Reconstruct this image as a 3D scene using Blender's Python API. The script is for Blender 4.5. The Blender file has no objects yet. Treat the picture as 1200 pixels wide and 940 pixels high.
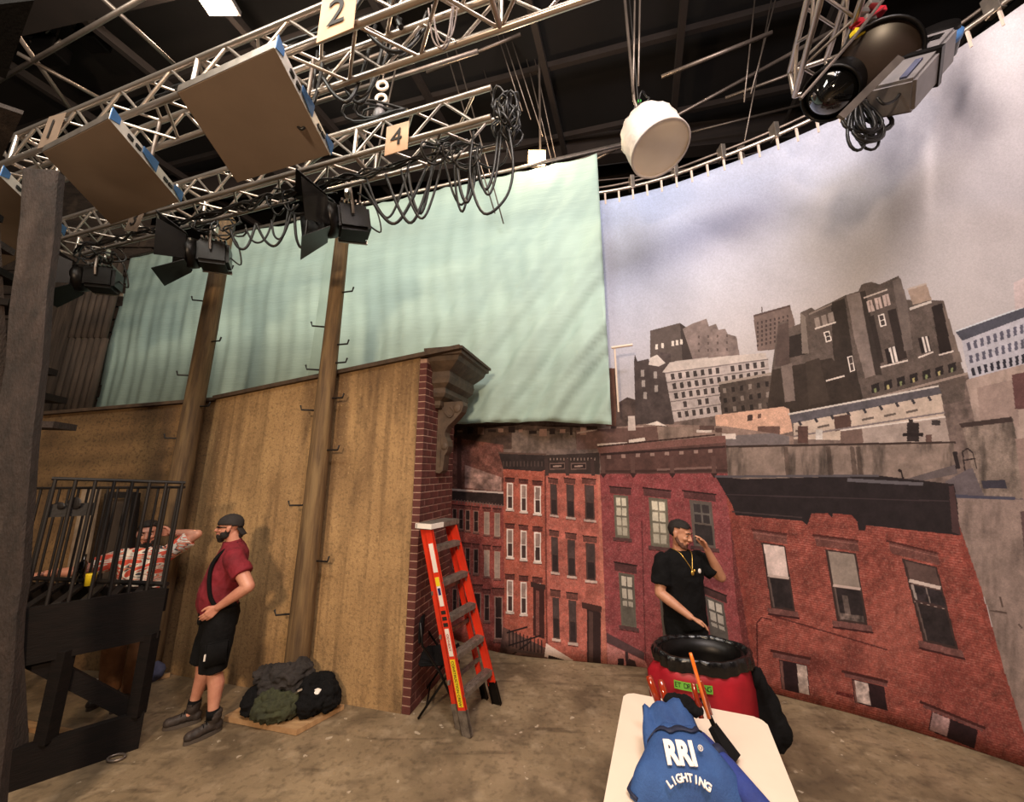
import bpy, bmesh, math, random
import numpy as np
from mathutils import Vector, Matrix, noise as mnoise

# ------------------------------------------------------------ camera, world, light, exposure
random.seed(7)
COL = bpy.context.scene.collection
FPX = 455.0
PITCH = math.radians(12.6)
CAMH = 2.2
sc = bpy.context.scene
cd = bpy.data.cameras.new('camera'); cam = bpy.data.objects.new('camera', cd); COL.objects.link(cam)
cam.location = (0, 0, CAMH); cam.rotation_euler = (math.pi/2 + PITCH, 0, 0)
cd.sensor_fit = 'HORIZONTAL'; cd.sensor_width = 36.0; cd.lens = 36.0*FPX/1200.0
cd.shift_y = -20.0/1200.0       # principal point sits at row 450 of 940
cd.clip_start = 0.05; cd.clip_end = 200
sc.camera = cam
sc.view_settings.view_transform = 'Standard'; sc.view_settings.look = 'None'
sc.view_settings.exposure = 0.05; sc.view_settings.gamma = 1.0
sc.view_settings.use_curve_mapping = False
w = bpy.data.worlds.new('world'); sc.world = w; w.use_nodes = True
w.node_tree.nodes['Background'].inputs[0].default_value = (1.0, 0.86, 0.74, 1)
w.node_tree.nodes['Background'].inputs[1].default_value = 0.10

def area(name, loc, target, sx, sy, power, color, spread=180):
    ld = bpy.data.lights.new(name, 'AREA'); ld.shape = 'RECTANGLE'; ld.size = sx; ld.size_y = sy
    ld.energy = power; ld.color = color; ld.spread = math.radians(spread)
    o = bpy.data.objects.new(name, ld); COL.objects.link(o); o.location = loc
    o.rotation_euler = (Vector(target)-Vector(loc)).to_track_quat('-Z', 'Y').to_euler()
    return o
def point(name, loc, power, color, r=0.1):
    ld = bpy.data.lights.new(name, 'POINT'); ld.energy = power; ld.color = color; ld.shadow_soft_size = r
    o = bpy.data.objects.new(name, ld); COL.objects.link(o); o.location = loc; return o
WARM = (1.0, 0.74, 0.50)
area('overhead_fill', (0.5, -0.5, 8.0), (0.2, 3.6, 1.0), 3.0, 3.0, 400, (1.0, 0.84, 0.70))  # unseen fill lamp, added to brighten the set from above
area('work_light_behind_camera', (-1.6, -3.0, 3.9), (-2.6, 4.6, 1.8), 0.5, 0.5, 330, WARM)
area('backdrop_wash', (1.2, -0.5, 6.8), (3.0, 5.0, 4.2), 1.6, 0.8, 168, (0.97, 0.93, 1.0))  # unseen fill, added to brighten the printed backdrop
area('screen_wash', (-3.2, 0.3, 7.2), (-2.8, 7.0, 5.2), 3.0, 1.0, 235, (1.0, 0.97, 0.86))  # unseen fill, added to brighten the pale screen

# ------------------------------------------------------------ pixel rays (only to work out real positions)
CT, ST = math.cos(PITCH), math.sin(PITCH)
def ray(px, py):
    x = (px-600)/FPX; y = -(py-450)/FPX
    return Vector((x, CT - y*ST, ST + y*CT))
def hp(px, py, z=0.0):
    d = ray(px, py); t = (z-CAMH)/d.z
    return Vector((d.x*t, d.y*t, z))
def dp(px, py, Y):
    d = ray(px, py); t = Y/d.y
    return Vector((d.x*t, Y, CAMH+d.z*t))
def pp(px, py, o, n):
    d = ray(px, py); c = Vector((0, 0, CAMH)); n = Vector(n)
    t = (Vector(o)-c).dot(n)/d.dot(n); return c+d*t

# ------------------------------------------------------------ materials
def s2l(c):
    c = c/255.0
    return c/12.92 if c <= 0.04045 else ((c+0.055)/1.055)**2.4
def C3(r, g, b): return (s2l(r), s2l(g), s2l(b), 1.0)
MATS = {}
def mat(name, rgb, rough=0.6, metal=0.0, var=0.25, scale=6.0, bump=0.0, bscale=None, rgb2=None, stretch=(1, 1, 1), coat=0.0, spec=0.5, detail=6, sheen=0.0, trans=0.0):
    if name in MATS: return MATS[name]
    m = bpy.data.materials.new(name); m.use_nodes = True; nt = m.node_tree
    p = nt.nodes['Principled BSDF']; p.inputs['Roughness'].default_value = rough; p.inputs['Metallic'].default_value = metal
    p.inputs['Coat Weight'].default_value = coat; p.inputs['Specular IOR Level'].default_value = spec
    p.inputs['Sheen Weight'].default_value = sheen
    p.inputs['Transmission Weight'].default_value = trans
    tc = nt.nodes.new('ShaderNodeTexCoord'); mp = nt.nodes.new('ShaderNodeMapping'); mp.inputs['Scale'].default_value = stretch
    nt.links.new(tc.outputs['Object'], mp.inputs[0])
    n = nt.nodes.new('ShaderNodeTexNoise'); n.inputs['Scale'].default_value = scale; n.inputs['Detail'].default_value = detail
    n.inputs['Roughness'].default_value = 0.6
    nt.links.new(mp.outputs[0], n.inputs['Vector'])
    r = nt.nodes.new('ShaderNodeValToRGB'); nt.links.new(n.outputs['Fac'], r.inputs[0])
    a = C3(*rgb); b = C3(*rgb2) if rgb2 else tuple(x*(1-var) for x in a[:3])+(1,)
    hi = a if rgb2 else tuple(min(1, x*(1+var*0.6)) for x in a[:3])+(1,)
    r.color_ramp.elements[0].position = 0.32; r.color_ramp.elements[0].color = b
    r.color_ramp.elements[1].position = 0.68; r.color_ramp.elements[1].color = hi
    nt.links.new(r.outputs[0], p.inputs['Base Color'])
    if bump:
        n2 = nt.nodes.new('ShaderNodeTexNoise'); n2.inputs['Scale'].default_value = bscale or scale*4; n2.inputs['Detail'].default_value = 5
        nt.links.new(mp.outputs[0], n2.inputs['Vector'])
        bp = nt.nodes.new('ShaderNodeBump'); bp.inputs['Strength'].default_value = bump; bp.inputs['Distance'].default_value = 0.01
        nt.links.new(n2.outputs['Fac'], bp.inputs['Height']); nt.links.new(bp.outputs[0], p.inputs['Normal'])
    MATS[name] = m; return m
def emis(name, rgb, strength):
    m = bpy.data.materials.new(name); m.use_nodes = True; p = m.node_tree.nodes['Principled BSDF']
    p.inputs['Base Color'].default_value = C3(*rgb); p.inputs['Emission Color'].default_value = C3(*rgb)
    p.inputs['Emission Strength'].default_value = strength; return m

M = {}
def layers(m, specs):
    """blend extra noise-masked colours over the base: specs = [(rgb, scale, stretch, lo, hi, fac)]"""
    nt = m.node_tree; p = nt.nodes['Principled BSDF']
    for rgb, scale, stretch, lo, hi, fac in specs:
        src = p.inputs['Base Color'].links[0].from_socket
        tc = nt.nodes.new('ShaderNodeTexCoord'); mp = nt.nodes.new('ShaderNodeMapping'); mp.inputs['Scale'].default_value = stretch
        mp.inputs['Location'].default_value = (random.random()*9, random.random()*9, random.random()*9)
        nt.links.new(tc.outputs['Object'], mp.inputs[0])
        n = nt.nodes.new('ShaderNodeTexNoise'); n.inputs['Scale'].default_value = scale; n.inputs['Detail'].default_value = 8
        nt.links.new(mp.outputs[0], n.inputs['Vector'])
        mr = nt.nodes.new('ShaderNodeMapRange'); mr.inputs['From Min'].default_value = lo; mr.inputs['From Max'].default_value = hi
        mr.inputs['To Max'].default_value = fac
        nt.links.new(n.outputs['Fac'], mr.inputs['Value'])
        mx = nt.nodes.new('ShaderNodeMix'); mx.data_type = 'RGBA'
        nt.links.new(mr.outputs[0], mx.inputs['Factor']); nt.links.new(src, mx.inputs['A']); mx.inputs['B'].default_value = C3(*rgb)
        nt.links.new(mx.outputs['Result'], p.inputs['Base Color'])
    return m
M['plaster'] = layers(mat('stained_plaster', (178, 143, 98), 0.85, rgb2=(146, 114, 76), scale=1.6, bump=0.5, bscale=70),
    [((84, 60, 38), 1.2, (3.0, 3.0, 0.35), 0.48, 0.68, 0.7), ((184, 148, 100), 1.6, (1.4, 1.4, 0.3), 0.52, 0.75, 0.5),
     ((84, 64, 42), 34, (1, 1, 1), 0.50, 0.66, 0.42), ((204, 170, 120), 42, (1, 1, 1), 0.60, 0.72, 0.4), ((70, 50, 32), 1.4, (9, 9, 0.25), 0.52, 0.70, 0.45), ((62, 46, 32), 3.0, (2.2, 2.2, 0.5), 0.60, 0.75, 0.5)])
M['plaster_shaded'] = layers(mat('stained_plaster_dimmed', (138, 106, 68), 0.85, rgb2=(100, 74, 46), scale=1.6, bump=0.5, bscale=70),
    [((66, 48, 32), 1.0, (3.4, 3.4, 0.3), 0.46, 0.66, 0.7), ((150, 118, 78), 1.6, (1.4, 1.4, 0.3), 0.54, 0.75, 0.5), ((60, 44, 28), 34, (1, 1, 1), 0.50, 0.68, 0.6)])  # stained like the other panel; base darkened for light fading leftward
M['cap'] = mat('weathered_cap_board', (88, 70, 54), 0.7, rgb2=(56, 42, 33), scale=9, bump=0.3)
M['concrete'] = layers(mat('stage_floor_paint', (150, 130, 102), 0.55, rgb2=(112, 95, 73), scale=1.1, bump=0.25, bscale=30),
    [((82, 68, 52), 1.7, (1, 1, 1), 0.50, 0.66, 0.7), ((152, 130, 104), 2.9, (1, 1, 1), 0.54, 0.68, 0.55),
     ((74, 62, 50), 5.0, (1, 1.6, 1), 0.54, 0.70, 0.45), ((206, 190, 168), 11, (1, 1, 1), 0.675, 0.70, 0.55), ((70, 58, 44), 22, (1, 1, 1), 0.52, 0.70, 0.45), ((60, 48, 36), 3.2, (0.3, 2.4, 1), 0.60, 0.68, 0.5), ((176, 156, 128), 7, (1, 1, 1), 0.55, 0.72, 0.4)])
M['pole'] = layers(mat('weathered_pole_wood', (122, 96, 62), 0.8, rgb2=(78, 58, 38), scale=4, stretch=(6, 6, 0.5), bump=0.7, bscale=8),
    [((60, 44, 28), 2.0, (5, 5, 0.3), 0.5, 0.7, 0.6), ((150, 124, 84), 2, (4, 4, 0.6), 0.56, 0.7, 0.4)])
M['brick'] = mat('dark_red_brick', (104, 50, 42), 0.75, rgb2=(70, 32, 28), scale=5, bump=0.5, bscale=60)
M['mortar'] = mat('pier_mortar', (176, 142, 124), 0.9, var=0.3, scale=20)
M['cornice'] = mat('cornice_paint', (92, 74, 58), 0.6, rgb2=(58, 44, 34), scale=7, bump=0.3, bscale=30)
M['black'] = mat('black_fabric', (15, 14, 15), 0.95, var=0.4, scale=12, bump=0.4, bscale=60, spec=0.2)
M['blackmetal'] = mat('black_metal', (24, 21, 20), 0.38, 0.6, var=0.3, scale=9)
M['blackgloss'] = mat('black_gloss', (14, 13, 12), 0.08, 0.0, var=0.2, scale=3, coat=0.6)
M['darkwood'] = mat('black_stained_timber', (22, 15, 13), 0.8, rgb2=(12, 9, 8), scale=4, stretch=(1, 1, 5), bump=0.3, spec=0.2)
M['iron'] = mat('painted_iron', (24, 18, 16), 0.6, 0.1, rgb2=(20, 15, 14), scale=14, bump=0.2)
M['post'] = layers(mat('rough_dark_timber', (50, 39, 35), 0.85, rgb2=(30, 23, 20), scale=20, stretch=(1, 1, 0.4), bump=0.8, bscale=90),
    [((96, 84, 78), 5, (1, 1, 0.25), 0.58, 0.75, 0.5)])
M['alu'] = mat('aluminium', (190, 178, 168), 0.3, 0.85, var=0.25, scale=12)
M['steel'] = mat('dull_steel_pipe', (120, 108, 100), 0.42, 0.7, var=0.35, scale=4)
M['card'] = mat('brown_card', (205, 172, 142), 0.8, var=0.12, scale=6)
M['ink'] = mat('marker_ink', (30, 24, 20), 0.7, var=0.1)
M['screen'] = mat('pale_green_screen_cloth', (166, 190, 181), 0.8, rgb2=(150, 172, 165), scale=0.5, stretch=(0.5, 0.5, 3.5), bump=0.5, bscale=9, detail=4)
M['screen_shaded'] = mat('shaded_screen_cloth', (150, 172, 162), 0.8, var=0.1, scale=2, bump=0.4, bscale=9)
M['panelcloth'] = mat('brown_diffusion_cloth', (142, 124, 108), 0.9, var=0.08, scale=3)
M['blue'] = mat('blue_tape', (62, 110, 165), 0.6, var=0.15, scale=8)
M['silver'] = mat('silver_edge_foil', (222, 216, 208), 0.4, 0.2, var=0.12, scale=14)
M['white'] = mat('white_ripstop', (214, 200, 190), 0.55, var=0.08, scale=8, bump=1.0, bscale=10)
M['lantern'] = mat('cream_diffuser', (240, 226, 208), 0.6, var=0.04, scale=3)
M['orange'] = mat('orange_fibreglass', (226, 58, 30), 0.35, rgb2=(200, 44, 24), scale=5, coat=0.3)
M['tread'] = mat('ribbed_ladder_aluminium', (156, 146, 136), 0.4, 0.6, rgb2=(110, 100, 92), scale=18, bump=0.3)
M['yellow'] = mat('yellow_sticker', (235, 205, 40), 0.5, var=0.08)
M['label'] = mat('white_label', (232, 222, 212), 0.5, var=0.06)
M['navy'] = mat('navy_print', (38, 44, 110), 0.5, var=0.1)
M['redbin'] = mat('red_vinyl_apron', (176, 24, 40), 0.5, rgb2=(138, 16, 30), scale=4, bump=0.2, bscale=9)
M['greentape'] = mat('green_tape', (110, 176, 60), 0.55, var=0.12, scale=20)
M['liner'] = mat('black_bin_liner', (18, 17, 18), 0.22, var=0.3, scale=10, bump=1.0, bscale=26, coat=0.3)
M['tabletop'] = mat('moulded_plastic', (236, 214, 194), 0.45, var=0.05, scale=3)
M['bagblue'] = mat('blue_canvas', (48, 84, 140), 0.8, rgb2=(34, 62, 112), scale=7, bump=0.4, bscale=120)
M['bagdark'] = mat('dark_webbing', (24, 30, 58), 0.7, var=0.2, scale=20)
M['amber'] = mat('amber_plastic', (140, 44, 20), 0.12, var=0.3, scale=6, coat=0.8)
M['amber2'] = mat('bright_orange_plastic', (255, 122, 40), 0.15, var=0.1, scale=6, coat=0.8)
M['ply'] = mat('plywood', (186, 148, 106), 0.7, rgb2=(150, 114, 78), scale=5, stretch=(1, 5, 1))
M['olive'] = mat('olive_cloth', (60, 62, 38), 0.9, rgb2=(38, 40, 26), scale=10, bump=0.5, bscale=60)
M['charcoal'] = mat('charcoal_cloth', (50, 44, 42), 0.9, rgb2=(32, 28, 27), scale=10, bump=0.5, bscale=60)
M['skin'] = mat('skin', (206, 148, 124), 0.5, rgb2=(186, 122, 100), scale=9)
M['skin2'] = mat('skin_olive', (196, 142, 112), 0.5, rgb2=(174, 118, 92), scale=9)
M['lips'] = mat('lips', (150, 76, 66), 0.5, var=0.1)
M['eye'] = mat('eye_dark', (30, 20, 16), 0.2, var=0.1)
M['eyewhite'] = mat('eye_white', (210, 196, 186), 0.3, var=0.05)
M['stubble'] = mat('stubble', (98, 64, 50), 0.8, var=0.3, scale=90)
M['card_shaded'] = mat('shaded_card', (120, 100, 84), 0.85, var=0.15, scale=6)  # card colour darkened to paint the shade it hangs in
M['hair'] = mat('dark_hair', (28, 19, 15), 0.7, var=0.4, scale=60, bump=0.8, bscale=180)
M['maroon'] = mat('maroon_jersey', (128, 24, 38), 0.85, rgb2=(98, 16, 28), scale=8, bump=0.4, bscale=30)
M['cap_cloth'] = mat('cap_cloth', (38, 32, 31), 0.85, var=0.25, scale=20)
M['boot'] = mat('scuffed_boot_leather', (60, 49, 43), 0.65, rgb2=(38, 31, 28), scale=18, bump=0.3)
M['sole'] = mat('boot_sole', (74, 64, 56), 0.7, var=0.2)
M['tan'] = mat('tan_trousers', (140, 96, 62), 0.85, rgb2=(108, 70, 45), scale=5, bump=0.4, bscale=20)
M['gold'] = mat('gold_chain', (230, 186, 96), 0.3, 0.9, var=0.1)
M['corr'] = mat('grey_brown_planks', (84, 70, 60), 0.8, rgb2=(54, 44, 37), scale=3, stretch=(6, 6, 0.6), bump=0.5, bscale=12)
M['ceil'] = mat('dark_ceiling', (24, 18, 17), 0.9, rgb2=(15, 11, 10), scale=1.5)
M['beam'] = mat('ceiling_beam_paint', (40, 30, 26), 0.8, var=0.25, scale=2)
M['blackwall'] = mat('dark_stage_wall', (26, 20, 18), 0.9, var=0.3, scale=2)
M['cable'] = mat('rubber_cable', (22, 19, 18), 0.45, var=0.2, scale=20)
M['greycable'] = mat('grey_cable', (126, 112, 108), 0.5, var=0.2, scale=20)
M['greymetal'] = mat('grey_painted_housing', (122, 116, 116), 0.45, 0.2, var=0.2, scale=6)
M['tie'] = mat('white_tie_cord', (225, 205, 190), 0.6, var=0.1)
M['green'] = mat('green_cable_tape', (90, 220, 90), 0.5, var=0.1)
M['bluecloth'] = mat('dusty_blue_cloth', (74, 76, 100), 0.9, var=0.25, scale=8)

# hawaiian shirt: drifting coral, white and dark strokes
def shirt_mat():
    m = bpy.data.materials.new('coral_print_shirt'); m.use_nodes = True; nt = m.node_tree; p = nt.nodes['Principled BSDF']
    p.inputs['Roughness'].default_value = 0.8
    tc = nt.nodes.new('ShaderNodeTexCoord'); mp = nt.nodes.new('ShaderNodeMapping'); mp.inputs['Rotation'].default_value = (0, 0.7, 0.4); mp.inputs['Scale'].default_value = (1.8, 1.8, 6)
    nt.links.new(tc.outputs['Object'], mp.inputs[0])
    n = nt.nodes.new('ShaderNodeTexNoise'); n.inputs['Scale'].default_value = 2.0; n.inputs['Detail'].default_value = 2; n.inputs['Distortion'].default_value = 1.2
    nt.links.new(mp.outputs[0], n.inputs['Vector'])
    r = nt.nodes.new('ShaderNodeValToRGB'); r.color_ramp.interpolation = 'CONSTANT'; cr = r.color_ramp
    cr.elements[0].position = 0; cr.elements[0].color = C3(228, 92, 70)
    cr.elements[1].position = 0.44; cr.elements[1].color = C3(240, 228, 214)
    for pos, c in ((0.52, (64, 66, 74)), (0.545, (236, 150, 122)), (0.60, (226, 224, 214)), (0.68, (232, 84, 62))):
        e = cr.elements.new(pos); e.color = C3(*c)
    nt.links.new(n.outputs['Fac'], r.inputs[0]); nt.links.new(r.outputs[0], p.inputs['Base Color']); return m
M['hawaii'] = shirt_mat()

# ------------------------------------------------------------ object helpers
def link(o, parent=None):
    COL.objects.link(o)
    if parent: o.parent = parent
    return o
def obj(name, me, m=None, parent=None, smooth=False):
    if isinstance(me, bmesh.types.BMesh):
        bmesh.ops.recalc_face_normals(me, faces=me.faces)
        mesh = bpy.data.meshes.new(name); me.to_mesh(mesh); me.free(); me = mesh
    o = bpy.data.objects.new(name, me)
    if m is not None and not me.materials: me.materials.append(M[m] if isinstance(m, str) else m)
    if smooth:
        for p in me.polygons: p.use_smooth = True
    return link(o, parent)
def tag(o, label, cat, group=None, kind=None):
    o['label'] = label; o['category'] = cat
    if group: o['group'] = group
    if kind: o['kind'] = kind
    return o
def thing(name, loc, label, cat, group=None, rz=0):
    o = bpy.data.objects.new(name, None); COL.objects.link(o); o.location = loc; o.rotation_euler = (0, 0, rz)
    o.empty_display_size = 0.1
    bpy.context.view_layer.update()
    return tag(o, label, cat, group)
def child(name, me, m, parent, smooth=False):
    """world-space geometry, parented without moving"""
    o = obj(name, me, m, parent, smooth)
    o.matrix_parent_inverse = pinv(parent); return o
def pmat(p):
    mw = Matrix.Identity(4); ch = []
    while p: ch.append(p); p = p.parent
    for q in reversed(ch): mw = mw @ q.matrix_parent_inverse @ q.matrix_basis
    return mw
def pinv(p): return pmat(p).inverted()
def struct(o): o['kind'] = 'structure'; return o
def bbox(bm, lo, hi, mtx=None):
    lo = Vector(lo); hi = Vector(hi)
    v = [bm.verts.new((x, y, z)) for x in (lo.x, hi.x) for y in (lo.y, hi.y) for z in (lo.z, hi.z)]
    if mtx: 
        for a in v: a.co = mtx @ a.co
    for f in ((0, 1, 3, 2), (4, 6, 7, 5), (0, 4, 5, 1), (2, 3, 7, 6), (0, 2, 6, 4), (1, 5, 7, 3)): bm.faces.new([v[i] for i in f])
    return v
def box(lo, hi, mtx=None, bev=0.0):
    bm = bmesh.new(); bbox(bm, lo, hi, mtx)
    if bev: bmesh.ops.bevel(bm, geom=bm.edges[:], offset=bev, segments=2, affect='EDGES', profile=0.6)
    return bm
def frame(o, u, v=None, up=(0, 0, 1)):
    """matrix whose x axis is u, z about up"""
    u = Vector(u).normalized(); w_ = Vector(up); v_ = w_.cross(u).normalized(); w_ = u.cross(v_).normalized()
    return Matrix(((u.x, v_.x, w_.x, o[0]), (u.y, v_.y, w_.y, o[1]), (u.z, v_.z, w_.z, o[2]), (0, 0, 0, 1)))
def beam(bm, p0, p1, w_, h, up=(0, 0, 1)):
    p0 = Vector(p0); p1 = Vector(p1); L = (p1-p0).length
    if abs((p1-p0).normalized().dot(Vector(up))) > 0.98: up = (0, 1, 0)
    bbox(bm, (0, -w_/2, -h/2), (L, w_/2, h/2), frame(p0, p1-p0, up=up))
def tube(bm, pts, r, seg=8, caps=True):
    pts = [Vector(p) for p in pts]; n = len(pts); rr = r if isinstance(r, (list, tuple)) else [r]*n
    rings = []; a = None
    for i, p in enumerate(pts):
        d = (pts[min(i+1, n-1)]-pts[max(i-1, 0)]).normalized()
        if a is None: a = d.orthogonal().normalized()
        else:
            a = (a - d*a.dot(d))
            a = a.normalized() if a.length > 1e-6 else d.orthogonal().normalized()
        b = d.cross(a)
        rings.append([bm.verts.new(p+(a*math.cos(t)+b*math.sin(t))*rr[i]) for t in [k*2*math.pi/seg for k in range(seg)]])
    for i in range(n-1):
        for k in range(seg): bm.faces.new((rings[i][k], rings[i][(k+1) % seg], rings[i+1][(k+1) % seg], rings[i+1][k]))
    if caps: bm.faces.new(rings[0][::-1]); bm.faces.new(rings[-1])
def tubeo(pts, r, seg=8):
    bm = bmesh.new(); tube(bm, pts, r, seg); return bm
_rod = {}
def rod(name, p0, p1, r, m, parent, seg=8, square=False):
    key = (m, seg)
    if key not in _rod:
        bm = bmesh.new(); tube(bm, [(0, 0, 0), (0, 0, 1)], 1, seg); me = bpy.data.meshes.new('rod'); bm.to_mesh(me); bm.free()
        me.materials.append(M[m])
        if seg > 4:
            for p in me.polygons: p.use_smooth = len(p.vertices) == 4
        _rod[key] = me
    p0 = Vector(p0); p1 = Vector(p1); d = p1-p0
    o = bpy.data.objects.new(name, _rod[key]); link(o, parent)
    mw = Matrix.Translation(p0) @ d.to_track_quat('Z', 'Y').to_matrix().to_4x4() @ Matrix.Diagonal((r, r, d.length, 1))
    if parent: o.matrix_parent_inverse = pinv(parent)
    o.matrix_basis = mw
    return o
def sph(bm, c, r, seg=16, mtx=None):
    rx, ry, rz = (r, r, r) if not isinstance(r, (tuple, list)) else r
    m_ = Matrix.Translation(Vector(c)) @ (mtx.to_4x4() if mtx else Matrix.Identity(4)) @ Matrix.Diagonal((rx, ry, rz, 1))
    return bmesh.ops.create_uvsphere(bm, u_segments=seg, v_segments=max(6, seg*2//3), radius=1, matrix=m_)['verts']
def sphere(c, r, seg=16, mtx=None):
    bm = bmesh.new(); sph(bm, c, r, seg, mtx); return bm
def lathe(bm, prof, c=(0, 0, 0), seg=32, mtx=None):
    rings = []
    for r, z in prof:
        ring = []
        for k in range(seg):
            t = k*2*math.pi/seg; v = Vector((c[0]+r*math.cos(t), c[1]+r*math.sin(t), c[2]+z))
            ring.append(bm.verts.new(mtx @ v if mtx else v))
        rings.append(ring)
    for i in range(len(rings)-1):
        for k in range(seg): bm.faces.new((rings[i][k], rings[i][(k+1) % seg], rings[i+1][(k+1) % seg], rings[i+1][k]))
    return rings
def poly(bm, pts, thick=None):
    pts = [Vector(p) for p in pts]
    v = [bm.verts.new(p) for p in pts]; f = bm.faces.new(v)
    if thick is not None:
        n = (pts[1]-pts[0]).cross(pts[2]-pts[0]).normalized()*thick
        v2 = [bm.verts.new(p-n) for p in pts]; bm.faces.new(v2[::-1])
        k = len(v)
        for i in range(k): bm.faces.new((v[i], v[(i+1) % k], v2[(i+1) % k], v2[i]))
def swag(p0, p1, drop, n=14):
    p0 = Vector(p0); p1 = Vector(p1)
    return [p0.lerp(p1, i/n) - Vector((0, 0, drop*4*(i/n)*(1-i/n))) for i in range(n+1)]
def smooth_pts(pts, sub=6):
    P = [Vector(p) for p in pts]; P = [P[0]]+P+[P[-1]]; out = []
    for i in range(1, len(P)-2):
        a, b, c, d = P[i-1:i+3]
        for k in range(sub):
            t = k/sub
            out.append(0.5*((2*b)+(c-a)*t+(2*a-5*b+4*c-d)*t*t+(3*b-a-3*c+d)*t**3))
    out.append(P[-2]); return out
def text(name, s, size, m, parent, origin, xdir, updir, lift=0.002, thick=0.0008, align='CENTER', sx=1.0, bold=0.0):
    cu = bpy.data.curves.new(name, 'FONT'); cu.body = s; cu.size = size; cu.extrude = thick; cu.offset = bold; cu.align_x = align; cu.align_y = 'CENTER'
    t = bpy.data.objects.new(name, cu); COL.objects.link(t)
    me = bpy.data.meshes.new_from_object(t.evaluated_get(bpy.context.evaluated_depsgraph_get()))
    bpy.data.objects.remove(t); bpy.data.curves.remove(cu)
    x = Vector(xdir).normalized(); y = Vector(updir); y = (y-x*y.dot(x)).normalized(); z = x.cross(y)
    o_ = Vector(origin)+z*lift
    mt = Matrix(((x.x*sx, y.x, z.x, o_.x), (x.y*sx, y.y, z.y, o_.y), (x.z*sx, y.z, z.z, o_.z), (0, 0, 0, 1)))
    me.transform(mt); me.materials.clear(); me.materials.append(M[m])
    return child(name, me, None, parent)
def remesh(bm, voxel, smooth_it=4, factor=0.5):
    bmesh.ops.recalc_face_normals(bm, faces=bm.faces)
    me = bpy.data.meshes.new('tmp'); bm.to_mesh(me); bm.free()
    o = bpy.data.objects.new('tmp', me); COL.objects.link(o)
    r = o.modifiers.new('r', 'REMESH'); r.mode = 'VOXEL'; r.voxel_size = voxel; r.use_smooth_shade = True
    if smooth_it:
        s = o.modifiers.new('s', 'SMOOTH'); s.iterations = smooth_it; s.factor = factor
    dg = bpy.context.evaluated_depsgraph_get(); dg.update()
    out = bpy.data.meshes.new_from_object(o.evaluated_get(dg))
    bpy.data.objects.remove(o); bpy.data.meshes.remove(me)
    return out
def crumple(me, amp, scale, stretch=(1, 1, 1), ridged=True, seed=0, zlim=None):
    me.update()
    n = len(me.vertices); co = np.empty(n*3); me.vertices.foreach_get('co', co); co = co.reshape(-1, 3)
    nr = np.empty(n*3); me.vertex_normals.foreach_get('vector', nr); nr = nr.reshape(-1, 3)
    out = co.copy()
    for i in range(n):
        p = Vector((co[i, 0]*stretch[0]*scale+seed, co[i, 1]*stretch[1]*scale, co[i, 2]*stretch[2]*scale))
        v = mnoise.noise(p) + 0.5*mnoise.noise(p*2.1)
        if ridged: v = 0.35-abs(v)
        out[i] = co[i]+nr[i]*(v*amp)
    me.vertices.foreach_set('co', out.reshape(-1)); me.update()
    for p in me.polygons: p.use_smooth = True
    return me
# ------------------------------------------------------------ the stage
struct(obj('floor', box((-16, -8, -0.2), (10, 13, 0)), 'concrete'))
struct(obj('ceiling', box((-16, -8, 9.5), (10, 13, 9.7)), 'ceil'))
struct(obj('wall_back', box((-16, 12.0, 0), (10, 12.3, 9.5)), 'blackwall'))
struct(obj('wall_right', box((8.0, -8, 0), (8.3, 12.0, 9.5)), 'blackwall'))
struct(obj('wall_front', box((-16, -8.3, 0), (8.3, -8, 9.5)), 'blackwall'))
# left wall of dark old brick
bm = bmesh.new(); bbox(bm, (-15.7, 7.75, 0), (-8.4, 8.0, 9.5))
wl = struct(obj('wall_left', bm, layers(mat('old_dark_brickwork', (66, 54, 46), 0.9, rgb2=(40, 32, 27), scale=3, stretch=(1, 1, 4), bump=0.9, bscale=14),
     [((104, 86, 72), 2.2, (1.5, 1, 1), 0.52, 0.7, 0.5)])))
for k in range(30):
    z0 = 0.0+k*0.28
    if z0 < 2.3 or z0 > 7.4: continue
    for j in range(6):
        x0 = -11.6+j*0.62+(0.31 if k % 2 else 0)
        dz = random.uniform(0.0, 0.02)
        child('brick', box((x0, 7.68-random.uniform(0, 0.03), z0), (x0+0.58, 7.76, z0+0.235+dz)), wl.data.materials[0], wl)
# roof beams and rig pipes
for k, (a, b, w_) in enumerate([((-14, 5.6), (9.5, 1.6), 0.5), ((-14, 9.2), (9.5, 6.4), 0.32), ((-14, 12.0), (9.5, 9.4), 0.3)]):
    bm = bmesh.new(); beam(bm, (a[0], a[1], 9.2), (b[0], b[1], 9.2), w_, 0.6); struct(obj('ceiling_beam', bm, 'beam'))
for k in range(9):
    x = -11+k*2.3
    bm = bmesh.new(); beam(bm, (x, -2, 9.0), (x+4.5, 12, 9.0), 0.10, 0.14); struct(obj('ceiling_beam', bm, 'beam'))
for k in range(7):
    y = 1.0+k*1.6
    bm = bmesh.new(); beam(bm, (-14, y+3.6, 9.25), (8, y-2.2, 9.25), 0.08, 0.12); struct(obj('ceiling_beam', bm, 'beam'))

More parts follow.
